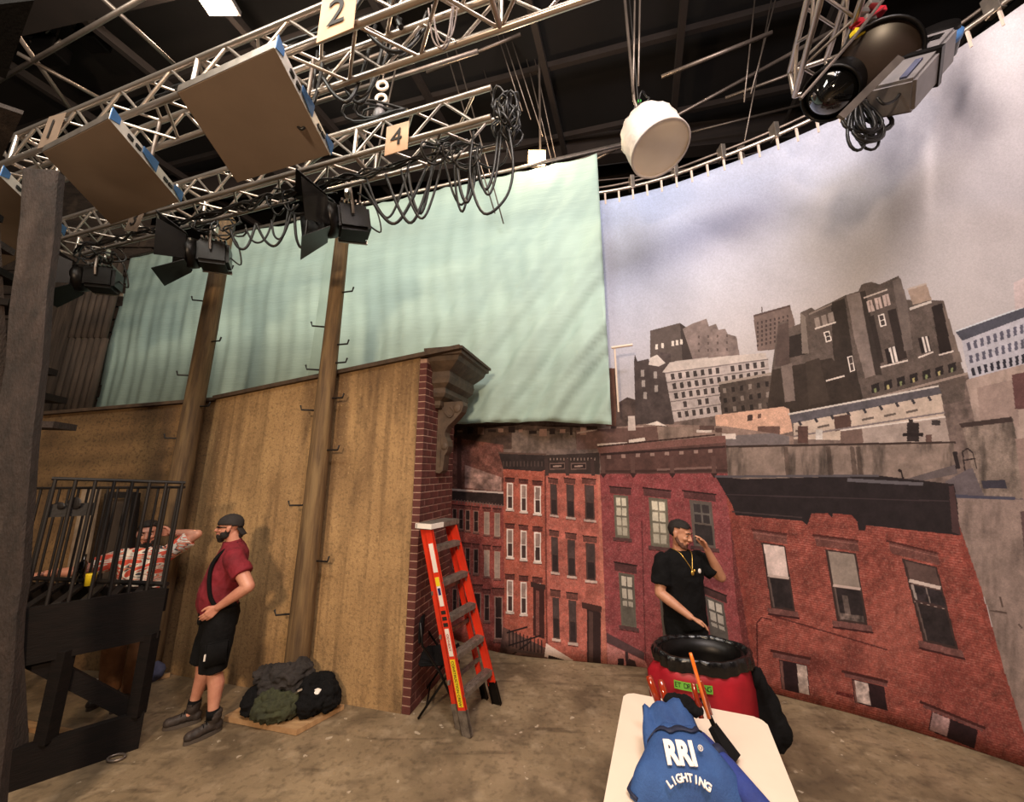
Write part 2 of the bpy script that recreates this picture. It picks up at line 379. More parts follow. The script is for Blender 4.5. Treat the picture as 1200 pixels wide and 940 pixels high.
# ------------------------------------------------------------ the printed street backdrop
plan = smooth_pts([(-3.4, 8.2, 0), (-2.6, 7.4, 0), (-1.75, 6.55, 0), (-.85, 5.86, 0), (-.1, 5.40, 0), (.75, 5.20, 0), (1.56, 5.03, 0), (2.2, 4.78, 0), (2.70, 4.48, 0),
                   (3.30, 4.07, 0), (3.86, 3.56, 0), (4.28, 2.95, 0), (4.55, 2.2, 0), (4.68, 1.3, 0), (4.7, .2, 0)], 12)
px_ = np.array([p.x for p in plan]); py_ = np.array([p.y for p in plan])
sl = np.concatenate([[0], np.cumsum(np.hypot(np.diff(px_), np.diff(py_)))]); SL = sl[-1]
ratio = np.arctan2(px_, py_)
TOPZ = 6.15
TW, TH = 2600, 1240
s_t = (np.arange(TW)+0.5)/TW*SL; z_t = (np.arange(TH)+0.5)/TH*TOPZ
X_t = np.interp(s_t, sl, px_); Y_t = np.interp(s_t, sl, py_)
Zr = z_t[:, None]-CAMH
fw = Y_t[None, :]*CT + Zr*ST; upc = -Y_t[None, :]*ST + Zr*CT
fw = np.maximum(fw, 0.15)
PX = 600+FPX*X_t[None, :]/fw; PY = 450-FPX*upc/fw
def inv(px, py):
    d = ray(px, py); a = math.atan2(d.x, d.y); s = float(np.interp(a, ratio, sl))
    X = float(np.interp(s, sl, px_)); Y = float(np.interp(s, sl, py_)); t = math.hypot(X, Y)/math.hypot(d.x, d.y)
    return s/SL*TW, (CAMH+d.z*t)/TOPZ*TH
rs = np.random.RandomState(5)
def vnoise(x, y, seed=0):
    g = np.random.RandomState(seed).rand(256, 256)
    xi = np.floor(x).astype(int); yi = np.floor(y).astype(int); fx = x-xi; fy = y-yi
    fx = fx*fx*(3-2*fx); fy = fy*fy*(3-2*fy); xi &= 255; yi &= 255; x1 = (xi+1) & 255; y1 = (yi+1) & 255
    return (g[yi, xi]*(1-fx)+g[yi, x1]*fx)*(1-fy)+(g[y1, xi]*(1-fx)+g[y1, x1]*fx)*fy
def fbm(x, y, oct=4, seed=0):
    v = 0; a = 0.5; tot = 0
    for o_ in range(oct): v = v+a*vnoise(x, y, seed+o_); tot += a; a *= 0.55; x = x*2.03+17; y = y*2.03+31
    return v/tot
IMG = np.zeros((TH, TW, 3), np.float32)
# sky print; dark bands paint shadow on the cloth as well as cloud
def mixc(a, b, t): return np.array(a)[None, None, :]*(1-t[..., None])+np.array(b)[None, None, :]*t[..., None]
tx = np.clip((PX-700)/420, 0, 1); ty = np.clip((PY-230)/260, 0, 1)
sky = mixc((160, 178, 222), (182, 172, 176), np.clip(tx*0.9+ty*0.9, 0, 1))
n1 = fbm(PX/150+PY/420, PY/70-PX/160, 4, 3); n2 = fbm(PX/60, PY/130+PX/140, 4, 11)
sky = sky*(1+0.16*(n1-0.5)[..., None])
sky = sky + ((n2-0.5)*20)[..., None]*np.array((1.0, 0.97, 0.93))
band = np.exp(-(((PY-320)+(PX-720)*0.42)/26)**2)*np.clip((PX-700)/60, 0, 1)*np.clip((960-PX)/90, 0, 1)
sky = sky - band[..., None]*np.array((24, 24, 20))
for (cx, cy, rx, ry, k) in ((1115, 130, 62, 62, 62), (1130, 95, 24, 60, 40), (1035, 175, 30, 60, 26), (1060, 240, 26, 100, 22), (1180, 160, 40, 60, 14), (880, 262, 90, 18, 20)):
    g = np.exp(-(((PX-cx)/rx)**2+((PY-cy+(PX-cx)*0.1)/ry)**2)**1.5)*np.clip(0.2+2.4*(n2-.25), 0, 1.3); sky = sky - 0.75*g[..., None]*k*np.array((1, .96, .93))
for (cx, cy, rx, ry, k) in ((1090, 200, 8, 60, 26), (1060, 60, 14, 50, 24), (1180, 60, 40, 60, 18), (1010, 215, 60, 18, 12)):
    g = np.exp(-((PX-cx)/rx)**2-((PY-cy)/ry)**2); sky = sky + g[..., None]*k
IMG[:] = sky
grain = fbm(PX*0.33, PY*0.33, 3, 40); mott = fbm(PX/11, PY/11, 4, 60); fine = rs.rand(TH, TW)
def win_of(pts):
    q = []
    n = len(pts)
    for i in range(n):
        a = pts[i]; b = pts[(i+1) % n]; k = max(1, int(math.hypot(a[0]-b[0], a[1]-b[1])/12))
        for j in range(k): q.append(inv(a[0]+(b[0]-a[0])*j/k, a[1]+(b[1]-a[1])*j/k))
    xs = [a for a, b in q]; ys = [b for a, b in q]
    return max(0, int(min(xs))-2), min(TW, int(max(xs))+3), max(0, int(min(ys))-3), min(TH, int(max(ys))+4)
def fill(pts, c, var=0.12, tex=0.0, alpha=1.0, streak=0.0):
    x0, x1, y0, y1 = win_of(pts)
    if x1 <= x0 or y1 <= y0: return
    X = PX[y0:y1, x0:x1]; Y = PY[y0:y1, x0:x1]; ins = np.zeros(X.shape, bool); n = len(pts)
    for i in range(n):
        ax, ay = pts[i]; bx, by = pts[(i+1) % n]
        if ay == by: continue
        cr = (ay > Y) != (by > Y)
        ins ^= cr & (X < (bx-ax)*(Y-ay)/(by-ay)+ax)
    f = 1+var*(mott[y0:y1, x0:x1]-0.5)*2+var*0.5*(grain[y0:y1, x0:x1]-0.5)*2+tex*(fine[y0:y1, x0:x1]-0.5)
    if streak: f = f*(1-streak*np.clip(fbm(X/9, Y/50, 4, 90)-0.48, 0, 1)*1.6)
    v = np.array(c, np.float32)[None, None, :]*f[..., None]
    S = IMG[y0:y1, x0:x1]; S[ins] = S[ins]*(1-alpha)+np.clip(v, 0, 255)[ins]*alpha
def line(a, b, wd, c, alpha=1.0, var=0.05):
    dx, dy = b[0]-a[0], b[1]-a[1]; L = math.hypot(dx, dy) or 1; nx, ny = -dy/L*wd/2, dx/L*wd/2
    fill([(a[0]+nx, a[1]+ny), (b[0]+nx, b[1]+ny), (b[0]-nx, b[1]-ny), (a[0]-nx, a[1]-ny)], c, var, alpha=alpha)
def bil(q, u, v):
    (ax, ay), (bx, by), (cx, cy), (dx, dy) = q
    return ((ax*(1-u)+bx*u)*(1-v)+(dx*(1-u)+cx*u)*v, (ay*(1-u)+by*u)*(1-v)+(dy*(1-u)+cy*u)*v)
def sub(q, u0, v0, u1, v1): return [bil(q, u0, v0), bil(q, u1, v0), bil(q, u1, v1), bil(q, u0, v1)]
def window(q, fr, glass, pane=None, cols=1, rows=1, lintel=None, sill=None, t=0.14, upper=None):
    W = abs(q[1][0]-q[0][0]); H = abs(q[3][1]-q[0][1])
    if lintel: fill(sub(q, -0.25, -0.17, 1.2, -0.02), lintel, 0.2); line(bil(q, -0.3, -0.18), bil(q, 1.25, -0.18), max(1.2, H*.03), [x*0.55 for x in lintel])
    if sill: fill(sub(q, -0.15, 1.0, 1.15, 1.07), sill, 0.2); line(bil(q, -0.15, 1.085), bil(q, 1.15, 1.085), max(0.8, H*.02), (45, 25, 22), 0.7)
    fill(q, fr, 0.1)
    tv = t*W/H
    fill(sub(q, t, tv, 1-t*.8, 0.5-tv/3), upper or glass, 0.22); fill(sub(q, t, 0.5+tv/3, 1-t*.8, 1-tv), glass, 0.22)
    if pane:
        for r in range(rows*2):
            for c in range(cols):
                u0 = t+(1-2*t)*(c+0.10)/cols; u1 = t+(1-2*t)*(c+0.90)/cols; v0 = tv+(1-2*tv)*(r+0.10)/(rows*2); v1 = tv+(1-2*tv)*(r+0.90)/(rows*2)
                k = 1-0.07*r; fill(sub(q, u0, v0, u1, v1), [x*k for x in pane], 0.1)
def rect(x0, y0, x1, y1, dy=0.0, dx=0.0):
    """dy drop of the right side, dx shift of the bottom"""
    return [(x0, y0), (x1, y0+dy), (x1+dx, y1+dy), (x0+dx, y1)]
# --- middle distance rooftops base
fill([(700, 470), (760, 495), (850, 485), (930, 470), (1130, 440), (1400, 400), (1400, 700), (500, 700), (500, 500)], (112, 92, 86), 0.3)
# left brown chimney
fill([(709, 432), (721, 432), (724, 500), (710, 500)], (100, 62, 50)); line((721, 432), (724, 500), 2, (60, 40, 36))
fill([(722, 474), (735, 466), (748, 470), (748, 505), (722, 505)], (84, 66, 62), 0.3)
fill([(762, 388), (797, 379), (800, 386), (812, 392), (814, 425), (762, 425)], (88, 74, 70)); fill([(797, 379), (812, 390), (812, 425), (800, 425)], (64, 52, 50))
fill([(800, 386), (811, 380), (828, 374), (831, 383), (839, 380), (842, 387), (850, 386), (853, 392), (863, 395), (867, 418), (812, 422)], (128, 108, 104), 0.2)
for i in range(4):
    for j in range(3): fill(rect(818+i*11, 394+j*8-i*0.5, 820+i*11, 397+j*8-i*0.5), (90, 74, 70))
for x in (768, 775, 787, 792, 797): fill(rect(x, 404-(x-768)*.2, x+3, 410-(x-768)*.2), (205, 190, 180))
fill([(743, 424), (744, 416), (747, 424), (760, 421), (762, 427), (770, 428), (771, 412), (786, 415), (790, 500), (745, 500)], (74, 61, 60), 0.25)
for p in ((751, 434), (752, 446), (754, 460), (766, 436), (767, 452)): fill(rect(p[0], p[1], p[0]+4, p[1]+8), (150, 138, 134))
fill([(762, 420), (770, 416), (780, 426), (772, 430), (760, 428)], (190, 176, 170)); line((790, 425), (830, 420), 2, (170, 155, 150))
# white balcony building
wb = [(779, 436), (900, 420), (905, 478), (790, 495)]
fill(wb, (172, 156, 154), 0.15); fill([(776, 437), (785, 425), (850, 418), (897, 414), (899, 421), (780, 437)], (186, 170, 164), 0.12)
for r in range(5):
    for c in range(13):
        u = 0.05+c*0.073; v = 0.06+r*0.19
        if rs.rand() < 0.93: fill(sub(wb, u, v, u+0.034, v+0.115), (64, 54, 54), 0.2)
    line(bil(wb, 0, 0.03+r*0.19), bil(wb, 1, 0.03+r*0.19), 1.3, (96, 84, 84), 0.7)
fill([(843, 451), (905, 440), (908, 482), (846, 488)], (80, 66, 60), 0.25)
for r in range(3):
    for c in range(6): fill(sub([(843, 451), (905, 440), (908, 482), (846, 488)], 0.06+c*.16, .15+r*.3, .12+c*.16, .3+r*.3), (128, 112, 104) if (r+c) % 3 == 0 else (44, 36, 34))
line((842, 450), (906, 438), 3, (150, 132, 122))
# brown office tower
fill([(883, 372), (926, 360), (931, 376), (934, 408), (888, 412)], (112, 90, 84)); line((883, 371), (926, 359), 2.2, (84, 64, 60))
line((893, 368), (893, 360), 1.2, (90, 74, 70))
for r in range(6):
    for c in range(8): fill(rect(887+c*5, 378+r*5.2-c*1.2, 889+c*5, 381+r*5.2-c*1.2), (72, 56, 54))
# the big apartment block
fill([(912, 380), (922, 376), (924, 385), (938, 380), (938, 367), (951, 361), (955, 364), (974, 355), (990, 347), (1006, 342), (1010, 334), (1021, 331), (1031, 334), (1053, 324),
      (1056, 336), (1060, 352), (1070, 352), (1106, 353), (1109, 363), (1115, 392), (1124, 420), (1131, 440), (1131, 470), (1020, 492), (930, 496), (898, 486), (905, 430)], (92, 77, 71), 0.22, 0.1)
fill([(912, 382), (924, 378), (926, 430), (908, 430)], (84, 66, 62)); fill([(925, 395), (944, 390), (948, 415), (925, 420)], (50, 40, 37))
fill([(938, 367), (944, 372), (948, 415), (940, 415)], (124, 108, 100)); fill([(974, 356), (990, 350), (1000, 420), (1012, 470), (985, 478), (976, 410)], (56, 45, 40), 0.2)
fill([(992, 347), (1008, 343), (1018, 400), (1026, 440), (1014, 444), (1002, 400)], (128, 110, 104), 0.15)
fill([(1008, 343), (1014, 341), (1026, 400), (1034, 440), (1026, 440)], (60, 49, 45)); fill([(1018, 372), (1024, 370), (1036, 425), (1030, 427)], (54, 43, 40))
fill([(1040, 365), (1050, 362), (1063, 420), (1053, 424)], (52, 41, 38)); fill([(1046, 330), (1055, 326), (1063, 352), (1070, 410), (1060, 412)], (108, 92, 86))
fill([(1092, 360), (1104, 356), (1118, 412), (1102, 418)], (44, 33, 31)); fill([(1104, 356), (1109, 364), (1128, 425), (1118, 425)], (112, 94, 86))
fill([(975, 420), (905, 434), (899, 480), (930, 494), (990, 487), (1018, 478)], (58, 46, 40), 0.2)
fill([(915, 430), (928, 426), (932, 470), (920, 472)], (116, 98, 92)); fill([(944, 425), (960, 420), (972, 470), (948, 476)], (66, 53, 46))
fill([(1064, 341), (1086, 334), (1092, 352), (1070, 358)], (160, 132, 116)); line((1063, 340), (1086, 333), 2, (180, 158, 146)); line((1066, 363), (1092, 354), 3, (196, 180, 172))
for x, y in ((1015, 354), (1024.5, 350.5), (1034, 347)): fill(rect(x, y, x+7, y+13, -2, 3), (196, 168, 160)); line((x+4, y), (x+6.5, y+12), 1, (120, 96, 90))
for x, y in ((954, 374), (962, 371), (970, 368)): fill(rect(x, y, x+6, y+11, -2, 2), (142, 124, 116))
line((1012, 350), (1040, 340), 1.8, (196, 176, 166)); line((948, 369), (975, 357), 2, (130, 112, 104))
for q in (rect(965, 390, 972, 402, -2, 3), rect(1029, 370, 1036, 384, -2, 3), rect(993, 419, 999, 437, -2, 3)): window(q, (220, 205, 198), (70, 58, 56), t=0.2)
for q in (rect(1037, 410, 1050, 428, -4, 4), rect(1076, 397, 1088, 415, -3, 4)):
    fill(q, (44, 34, 34)); fill(sub(q, .35, 0, .9, 1), (214, 200, 194)); line(bil(q, .62, 0), bil(q, .62, 1), 1.6, (80, 66, 64))
for a, b in (((1032, 431), (1064, 423)), ((1076, 420), (1094, 413)), ((1100, 417), (1118, 412)), ((955, 386), (980, 378)), ((968, 447), (990, 441))): line(a, b, 2, (206, 188, 180))
for c in range(7): q = rect(1021+c*15, 452-c*4, 1030+c*15, 462-c*4, -3, 1); fill(q, (42, 34, 34)); fill(sub(q, .3, .5, .6, 1), (176, 160, 96) if c % 2 else (120, 130, 80))
line((1015, 470), (1135, 438), 3, (150, 128, 118)); line((1010, 476), (1140, 444), 4, (92, 76, 70))
# pale building on the right with slate roof line
pb = [(1126, 394), (1210, 364), (1212, 428), (1136, 446)]
fill(pb, (172, 168, 182), 0.1); fill([(1120, 390), (1210, 358), (1210, 369), (1128, 400)], (74, 74, 88)); line((1120, 389), (1210, 357), 1.6, (190, 196, 206))
for r in range(3):
    for c in range(10):
        u = 0.06+c*0.095; v = 0.2+r*0.28; fill(sub(pb, u, v, u+.045, v+.17), (86, 84, 104) if r < 2 else (44, 42, 54), 0.15)
fill([(1188, 332), (1210, 322), (1210, 358), (1190, 364)], (190, 168, 170), 0.1)
# beige walls on the far right
fill([(1132, 446), (1212, 424), (1240, 415), (1240, 540), (1150, 530)], (168, 142, 132), 0.1, 0.0, 1, 0.4)
fill([(1145, 455), (1190, 445), (1195, 500), (1150, 505)], (150, 124, 116), 0.12); fill([(1186, 440), (1215, 434), (1215, 480), (1190, 480)], (98, 60, 60))
# peach and low roofs
fill([(838, 487), (918, 477), (925, 480), (929, 506), (905, 512), (840, 512)], (212, 158, 132), 0.08); fill(rect(876, 487, 882, 494, -1), (70, 50, 48)); fill(rect(888, 486, 892, 491, -1), (110, 74, 64))
fill([(930, 488), (1102, 456), (1107, 487), (1112, 520), (930, 515)], (190, 166, 150), 0.12)
fill([(925, 487), (1100, 453), (1104, 462), (928, 497)], (88, 82, 90), 0.2); line((924, 486), (1100, 453), 2.2, (196, 184, 178))
for c in range(9): line((936+c*19, 494-c*3.6), (939+c*19, 499-c*3.6), 3, (58, 52, 58))
for c in range(6): line((932+c*26, 506-c*4.4), (946+c*26, 503-c*4.4), 2.5, (98, 84, 78))
fill([(977, 489), (996, 486), (998, 502), (979, 506)], (86, 60, 54)); line((930, 512), (1108, 484), 2, (120, 106, 108))
fill([(985, 505), (1108, 490), (1114, 522), (985, 522)], (158, 138, 130), 0.12); fill([(985, 505), (1010, 503), (1012, 520), (985, 522)], (112, 86, 78)); line((985, 505), (1108, 489), 2, (206, 192, 186))
for x, y, w_, h_, c in ((1063, 496, 14, 22, (46, 36, 36)), (1058, 508, 24, 4, (40, 30, 30)), (956, 504, 8, 12, (200, 190, 186)), (888, 500, 26, 24, (106, 74, 66)), (935, 500, 12, 20, (92, 62, 56)),
                        (1085, 510, 7, 12, (90, 64, 58)), (1092, 493, 10, 6, (60, 50, 50)), (1065, 492, 5, 8, (46, 36, 36))): fill(rect(x, y, x+w_, y+h_), c, 0.2)
fill([(690, 504), (760, 497), (850, 500), (930, 512), (930, 526), (690, 526)], (140, 112, 102), 0.25)
fill([(845, 512), (905, 508), (925, 512), (925, 525), (845, 525)], (112, 100, 102))
for k in range(26):
    x = 700+rs.rand()*150; y = 498+rs.rand()*14; fill(rect(x, y, x+4+rs.rand()*14, y+2+rs.rand()*5), [(176, 150, 140), (92, 66, 60), (206, 188, 180), (70, 50, 46)][rs.randint(4)])
fill([(520, 497), (700, 500), (700, 522), (520, 530)], (78, 58, 50), 0.4); fill([(600, 504), (674, 507), (676, 526), (600, 530)], (112, 92, 82), 0.3, streak=.4)
fill([(675, 505), (770, 500), (812, 507), (812, 518), (676, 528)], (108, 76, 70), 0.2); fill([(770, 500), (812, 502), (812, 516), (772, 518)], (146, 120, 108), 0.2, streak=.4)
for k in range(14): x = 524+k*12; fill(rect(x, 500+rs.rand()*6, x+3+rs.rand()*7, 506+rs.rand()*6), (150, 110, 96) if k % 2 else (44, 30, 28))
line((676, 508), (700, 504), 1.6, (160, 134, 124)); line((737, 518), (756, 515), 4, (214, 196, 186)); line((700, 522), (735, 520), 3, (196, 176, 168))
fill([(736, 488), (744, 488), (745, 505), (736, 505)], (196, 178, 172)); fill([(757, 498), (770, 494), (782, 500)], (214, 198, 190))
# stained concrete parapet and chimney
fill([(848, 525), (1118, 520), (1122, 548), (1058, 566), (1035, 562), (850, 562)], (134, 112, 102), 0.16, 0, 1, 0.9); line((850, 524), (1120, 519), 2.4, (60, 44, 40))
for x in (918, 968, 996, 1003): fill([(x, 524), (x+5, 524), (x+9, 558), (x+3, 558)], (66, 50, 44), 0.3, alpha=0.55)
fill([(1062, 562), (1120, 545), (1122, 556), (1070, 566)], (92, 80, 82)); line((1053, 551), (1056, 553), 3, (40, 28, 28)); line((1056, 552), (1059, 564), 2, (40, 28, 28))
fill([(1108, 565), (1135, 550), (1185, 545), (1260, 560), (1260, 590), (1115, 588)], (96, 84, 90), 0.15)
fill([(1128, 499), (1187, 491), (1200, 560), (1200, 585), (1155, 585), (1138, 545)], (132, 112, 102), 0.22, 0.1, 1, 0.7); fill([(1124, 497), (1186, 489), (1187, 495), (1127, 502)], (64, 48, 46))
fill([(1190, 515), (1260, 510), (1260, 590), (1200, 590)], (140, 112, 104), 0.15); line((1119, 530), (1123, 550), 5, (44, 34, 36))
for a, b in (((1128, 530), (1131, 552)), ((1140, 530), (1145, 550)), ((1128, 530), (1134, 526)), ((1134, 526), (1140, 531)), ((1130, 540), (1143, 538))): line(a, b, 1.6, (50, 38, 38))
fill([(1150, 564), (1178, 563), (1180, 573), (1152, 573)], (58, 54, 68))
# grey side wall down the right edge
fill([(1114, 584), (1700, 600), (1700, 1400), (1330, 1250), (1205, 905), (1185, 830), (1160, 720)], (138, 114, 106), 0.14, 0.06, 1, 0.35)
fill([(1196, 600), (1230, 600), (1260, 900), (1225, 900)], (90, 66, 66), 0.2)
line((1115, 582), (1190, 585), 4, (70, 68, 88))
for a, b in (((1160, 716), (1180, 719)), ((1172, 700), (1175, 712)), ((1194, 732), (1198, 737))): line(a, b, 2, (86, 66, 60))
# --- far terrace at the left
fill([(500, 508), (590, 522), (592, 580), (505, 574)], (116, 66, 58), 0.45, 0.1); fill([(536, 512), (541, 512), (541, 575), (536, 575)], (84, 46, 42))
fill([(545, 545), (588, 560), (588, 576), (545, 572)], (172, 138, 132), 0.5, alpha=0.7)
far = [(500, 583), (592, 594), (592, 800), (500, 770)]
fill(far, (152, 62, 56), 0.16, 0.08)
fill([(505, 575), (592, 579), (592, 593), (505, 583)], (52, 38, 38), 0.3); line((512, 573), (591, 578), 2.2, (196, 176, 172))
for k in range(16): line((534+k*3.6, 585+k*.42), (534+k*3.6, 590+k*.42), 1.2, (120, 84, 80))
for r, (t0, t1) in enumerate(((0, 0), (1, 1), (2, 2))):
    for c, x in enumerate((521, 530.5, 537.8, 545.5, 555, 567.5, 579.5)):
        y = [596, 640, 690][r]+(x-530)*[.11, .13, .18][r]; h_ = [23, 27, 28][r]+(x-530)*.09; w_ = 4.5+(x-530)*.03
        lit = (c in (5, 6) and r < 2)
        if r == 2 and c in (4, 6): h_ += 18; w_ += 3
        window(rect(x, y, x+w_+.8, y+h_, .3), (150, 110, 100) if not lit else (168, 140, 126), (150, 126, 116) if lit else (48, 30, 30), lintel=(110, 50, 46), sill=(120, 74, 68), t=.16)
fill([(592, 735), (640, 752), (640, 785), (585, 790)], (110, 78, 70), 0.3)
# --- second terrace, warm orange
fill([(590, 549), (640, 551), (642, 770), (592, 762)], (176, 78, 60), 0.16, 0.1)
fill([(585, 532), (639, 534), (639, 551), (634, 553), (590, 550)], (54, 42, 42), 0.2); line((584, 531), (640, 533), 2, (96, 70, 62))
for k in range(12): line((590+k*4.1, 541), (590+k*4.1, 547), 1.2, (86, 66, 62))
for y0, y1 in ((566, 597), (620, 653), (680, 717)):
    for x, w_ in ((594, 7.5), (610, 7.5), (626, 8)):
        if y0 > 600 or True: window(rect(x, y0+(x-594)*.12, x+w_, y1+(x-594)*.16, .5), (222, 206, 200), (70, 48, 46), lintel=(96, 44, 40), sill=(200, 180, 172), t=.2, upper=(150, 120, 112))
fill(rect(625, 686, 638, 745, 4), (66, 32, 30)); fill(rect(628, 692, 632, 745, 1), (120, 60, 54)); fill(rect(622, 682, 640, 688, 4), (60, 36, 34))
# --- third terrace, paler pink orange
fill([(639, 553), (703, 557), (712, 782), (641, 770)], (184, 88, 74), 0.2, 0.12); line((639, 553), (641, 772), 2, (120, 52, 44)); fill([(700, 557), (704, 557), (711, 782), (706, 781)], (196, 104, 84), .15)
fill([(638, 534), (702, 531), (703, 556), (640, 555)], (60, 46, 44), 0.15)
for x in (644, 669): line((x, 547), (x+18, 546.5), 8, (112, 84, 78)); line((x+1, 547), (x+17, 546.5), 5, (50, 36, 36)); line((x+4, 547), (x+14, 546.5), 2, (160, 128, 118))
for k in range(14): line((645+k*4, 537), (645+k*4, 540), 1, (150, 122, 112))
for x in (640, 664, 694): line((x, 538), (x+1, 558), 4, (72, 52, 50))
for y0, y1 in ((567, 603), (629, 670), (700, 748)):
    for x, w_ in ((644.5, 8), (663.5, 9), (685, 11)):
        if y0 > 690 and x > 680: continue
        window(rect(x+(y0-567)*.02, y0+(x-644)*(.03 if y0 < 600 else .18), x+w_+(y0-567)*.02, y1+(x-644)*(.14 if y0 < 600 else .24), 1.2, 1), (84, 58, 54), (52, 38, 40), lintel=(104, 56, 50), sill=(190, 160, 150), t=.16, upper=(76, 58, 58))
fill(rect(688, 713, 704, 776, 5, 0), (54, 34, 34)); fill(rect(690, 716, 695, 776, 2), (84, 56, 52)); fill(rect(682, 706, 705, 713, 5), (74, 42, 38))
# stoop, railings and pale awning
fill([(590, 735), (640, 760), (638, 772), (585, 770)], (96, 64, 58), .3)
for k in range(10): line((597+k*4.2, 738+k*1.4), (597+k*4.2, 757+k*1.3), 1.3, (40, 26, 28))
line((594, 742), (618, 735), 1.8, (36, 24, 26)); line((596, 757), (634, 745), 1.8, (36, 24, 26)); line((600, 768), (622, 752), 2, (44, 30, 30)); line((600, 762), (640, 768), 3, (80, 58, 54))
fill([(640, 754), (672, 774), (668, 776), (638, 770)], (222, 196, 186), 0.06); fill([(643, 768), (666, 775), (700, 779), (700, 790), (640, 785)], (50, 34, 34), .3)
# --- magenta house
fill([(703, 555), (852, 553), (858, 600), (875, 700), (905, 830), (760, 800), (712, 785)], (148, 60, 64), 0.13, 0.12)
fill([(855, 600), (890, 690), (908, 830), (880, 815), (862, 700)], (112, 44, 44), 0.2, 0.1)
fill([(702, 527), (850, 511), (853, 555), (705, 556)], (92, 60, 56), 0.18); fill([(700, 525), (835, 512), (850, 511), (851, 519), (702, 532)], (124, 78, 72), 0.1); line((700, 524), (838, 510), 1.6, (60, 38, 36))
for k in range(8): x = 711+k*17; fill(rect(x, 534-k*1.0, x+5, 538-k*1.0), (150, 118, 110)); 
line((704, 533), (850, 524), 2.5, (56, 36, 36)); line((704, 553), (852, 552), 3, (70, 44, 42)); line((770, 551), (840, 548), 2.5, (140, 106, 100), .7)
for x in (706, 741, 787, 836): line((x, 535), (x+1, 558), 5, (98, 66, 62)); fill([(x-3, 555), (x+5, 555), (x+1, 561)], (60, 36, 36))
for q in (rect(719, 580, 736, 630, 1.5, 2), rect(760, 583, 782, 640, 2.5, 3)):
    window(q, (104, 98, 84), (120, 112, 96), pane=(212, 202, 180), cols=2, rows=2, lintel=(96, 52, 54), sill=(88, 56, 56), t=.12)
window(rect(808, 586, 834, 640, 3, 5), (98, 84, 78), (52, 44, 46), pane=(60, 52, 54), cols=2, rows=2, lintel=(96, 50, 52), sill=(88, 56, 56), t=.12, upper=(96, 88, 84))
q = rect(725, 671, 743, 733, 3, 3); window(q, (98, 90, 78), (84, 78, 70), pane=(186, 174, 158), cols=2, rows=2, lintel=(92, 50, 52), sill=(88, 56, 56), t=.12); fill(sub(q, .12, .62, .88, .96), (96, 88, 78), .2)
q = rect(771, 682, 790, 745, 5, 6); window(q, (84, 76, 68), (70, 60, 56), lintel=(92, 50, 52), t=.14)
q = rect(826, 698, 848, 755, 9, 8); window(q, (92, 82, 76), (84, 78, 74), pane=(180, 170, 160), cols=2, rows=2, lintel=(74, 44, 44), t=.1); fill(sub(q, .1, .6, .9, .98), (88, 82, 78), .15)
line((752, 610), (757, 790), 1.6, (110, 42, 46))
fill([(711, 742), (755, 765), (755, 774), (711, 753)], (84, 56, 60), .15); fill([(711, 754), (756, 775), (765, 795), (712, 783)], (190, 108, 104), 0.14, .1); fill(rect(724, 772, 731, 784), (50, 34, 38)); fill([(733, 784), (737, 772), (744, 775), (748, 788)], (66, 44, 46))
line((734, 764), (736, 785), 3.5, (66, 44, 48))
# --- big brick house on the right
RB = [(858, 590), (1122, 622), (1215, 905), (890, 815)]
fill([(850, 575), (1122, 610), (1150, 690), (1178, 790), (1215, 905), (1195, 905), (900, 835), (884, 790), (868, 690)], (142, 56, 46), 0.2, 0.10)
x0, x1, y0, y1 = win_of(RB)
for k in range(88):
    v = (k+.5)/88; a = bil(RB, 0.02, v); b = bil(RB, .985, v)
    line(a, b, 0.9, (184, 108, 92), 0.34, 0.6)
for (cx, cy, rx, ry, c, al) in ((1010, 760, 60, 40, (176, 84, 70), .45), (1060, 720, 30, 50, (182, 92, 76), .4), (950, 780, 36, 14, (84, 26, 22), .6), (1000, 770, 14, 26, (96, 36, 32), .5), (885, 650, 16, 60, (104, 40, 36), .5), (1110, 790, 30, 60, (124, 44, 40), .4), (1150, 850, 40, 30, (112, 40, 38), .4)):
    wx0, wx1, wy0, wy1 = win_of(rect(cx-rx*1.6, cy-ry*1.6, cx+rx*1.6, cy+ry*1.6)); X = PX[wy0:wy1, wx0:wx1]; Y = PY[wy0:wy1, wx0:wx1]
    g = (np.exp(-((X-cx)/rx)**2-((Y-cy)/ry)**2)*al*(0.5+mott[wy0:wy1, wx0:wx1]))[..., None]; S = IMG[wy0:wy1, wx0:wx1]; S[:] = S*(1-g)+np.array(c)*g
LN = (112, 60, 54)
for q, up in ((rect(892, 636, 920, 713, 4, 12), (212, 184, 178)), (rect(967, 644, 1003, 728, 5, 14), (140, 122, 112)), (rect(1057, 655, 1098, 752, 10, 25), (92, 66, 62))):
    fill(sub(q, -.28, -.17, 1.12, -.03), LN, .2); line(bil(q, -.34, -.18), bil(q, 1.16, -.18), 2.4, (84, 34, 30)); line(bil(q, -.3, -.135), bil(q, 1.14, -.135), 1.2, (160, 96, 88), .6)
    fill(sub(q, -.16, 1.0, 1.12, 1.09), (116, 66, 62), .2); line(bil(q, -.18, 1.1), bil(q, 1.14, 1.1), 2.2, (66, 26, 26))
    fill(q, (62, 42, 40), .1); fill(sub(q, .08, .02, .95, .48), up, .14); fill(sub(q, .14, .53, .93, .97), (46, 36, 38), .3)
    line(bil(q, .06, .5), bil(q, .96, .5), 3, (188, 160, 152)); line(bil(q, .1, .52), bil(q, .12, .98), 2, (96, 76, 72))
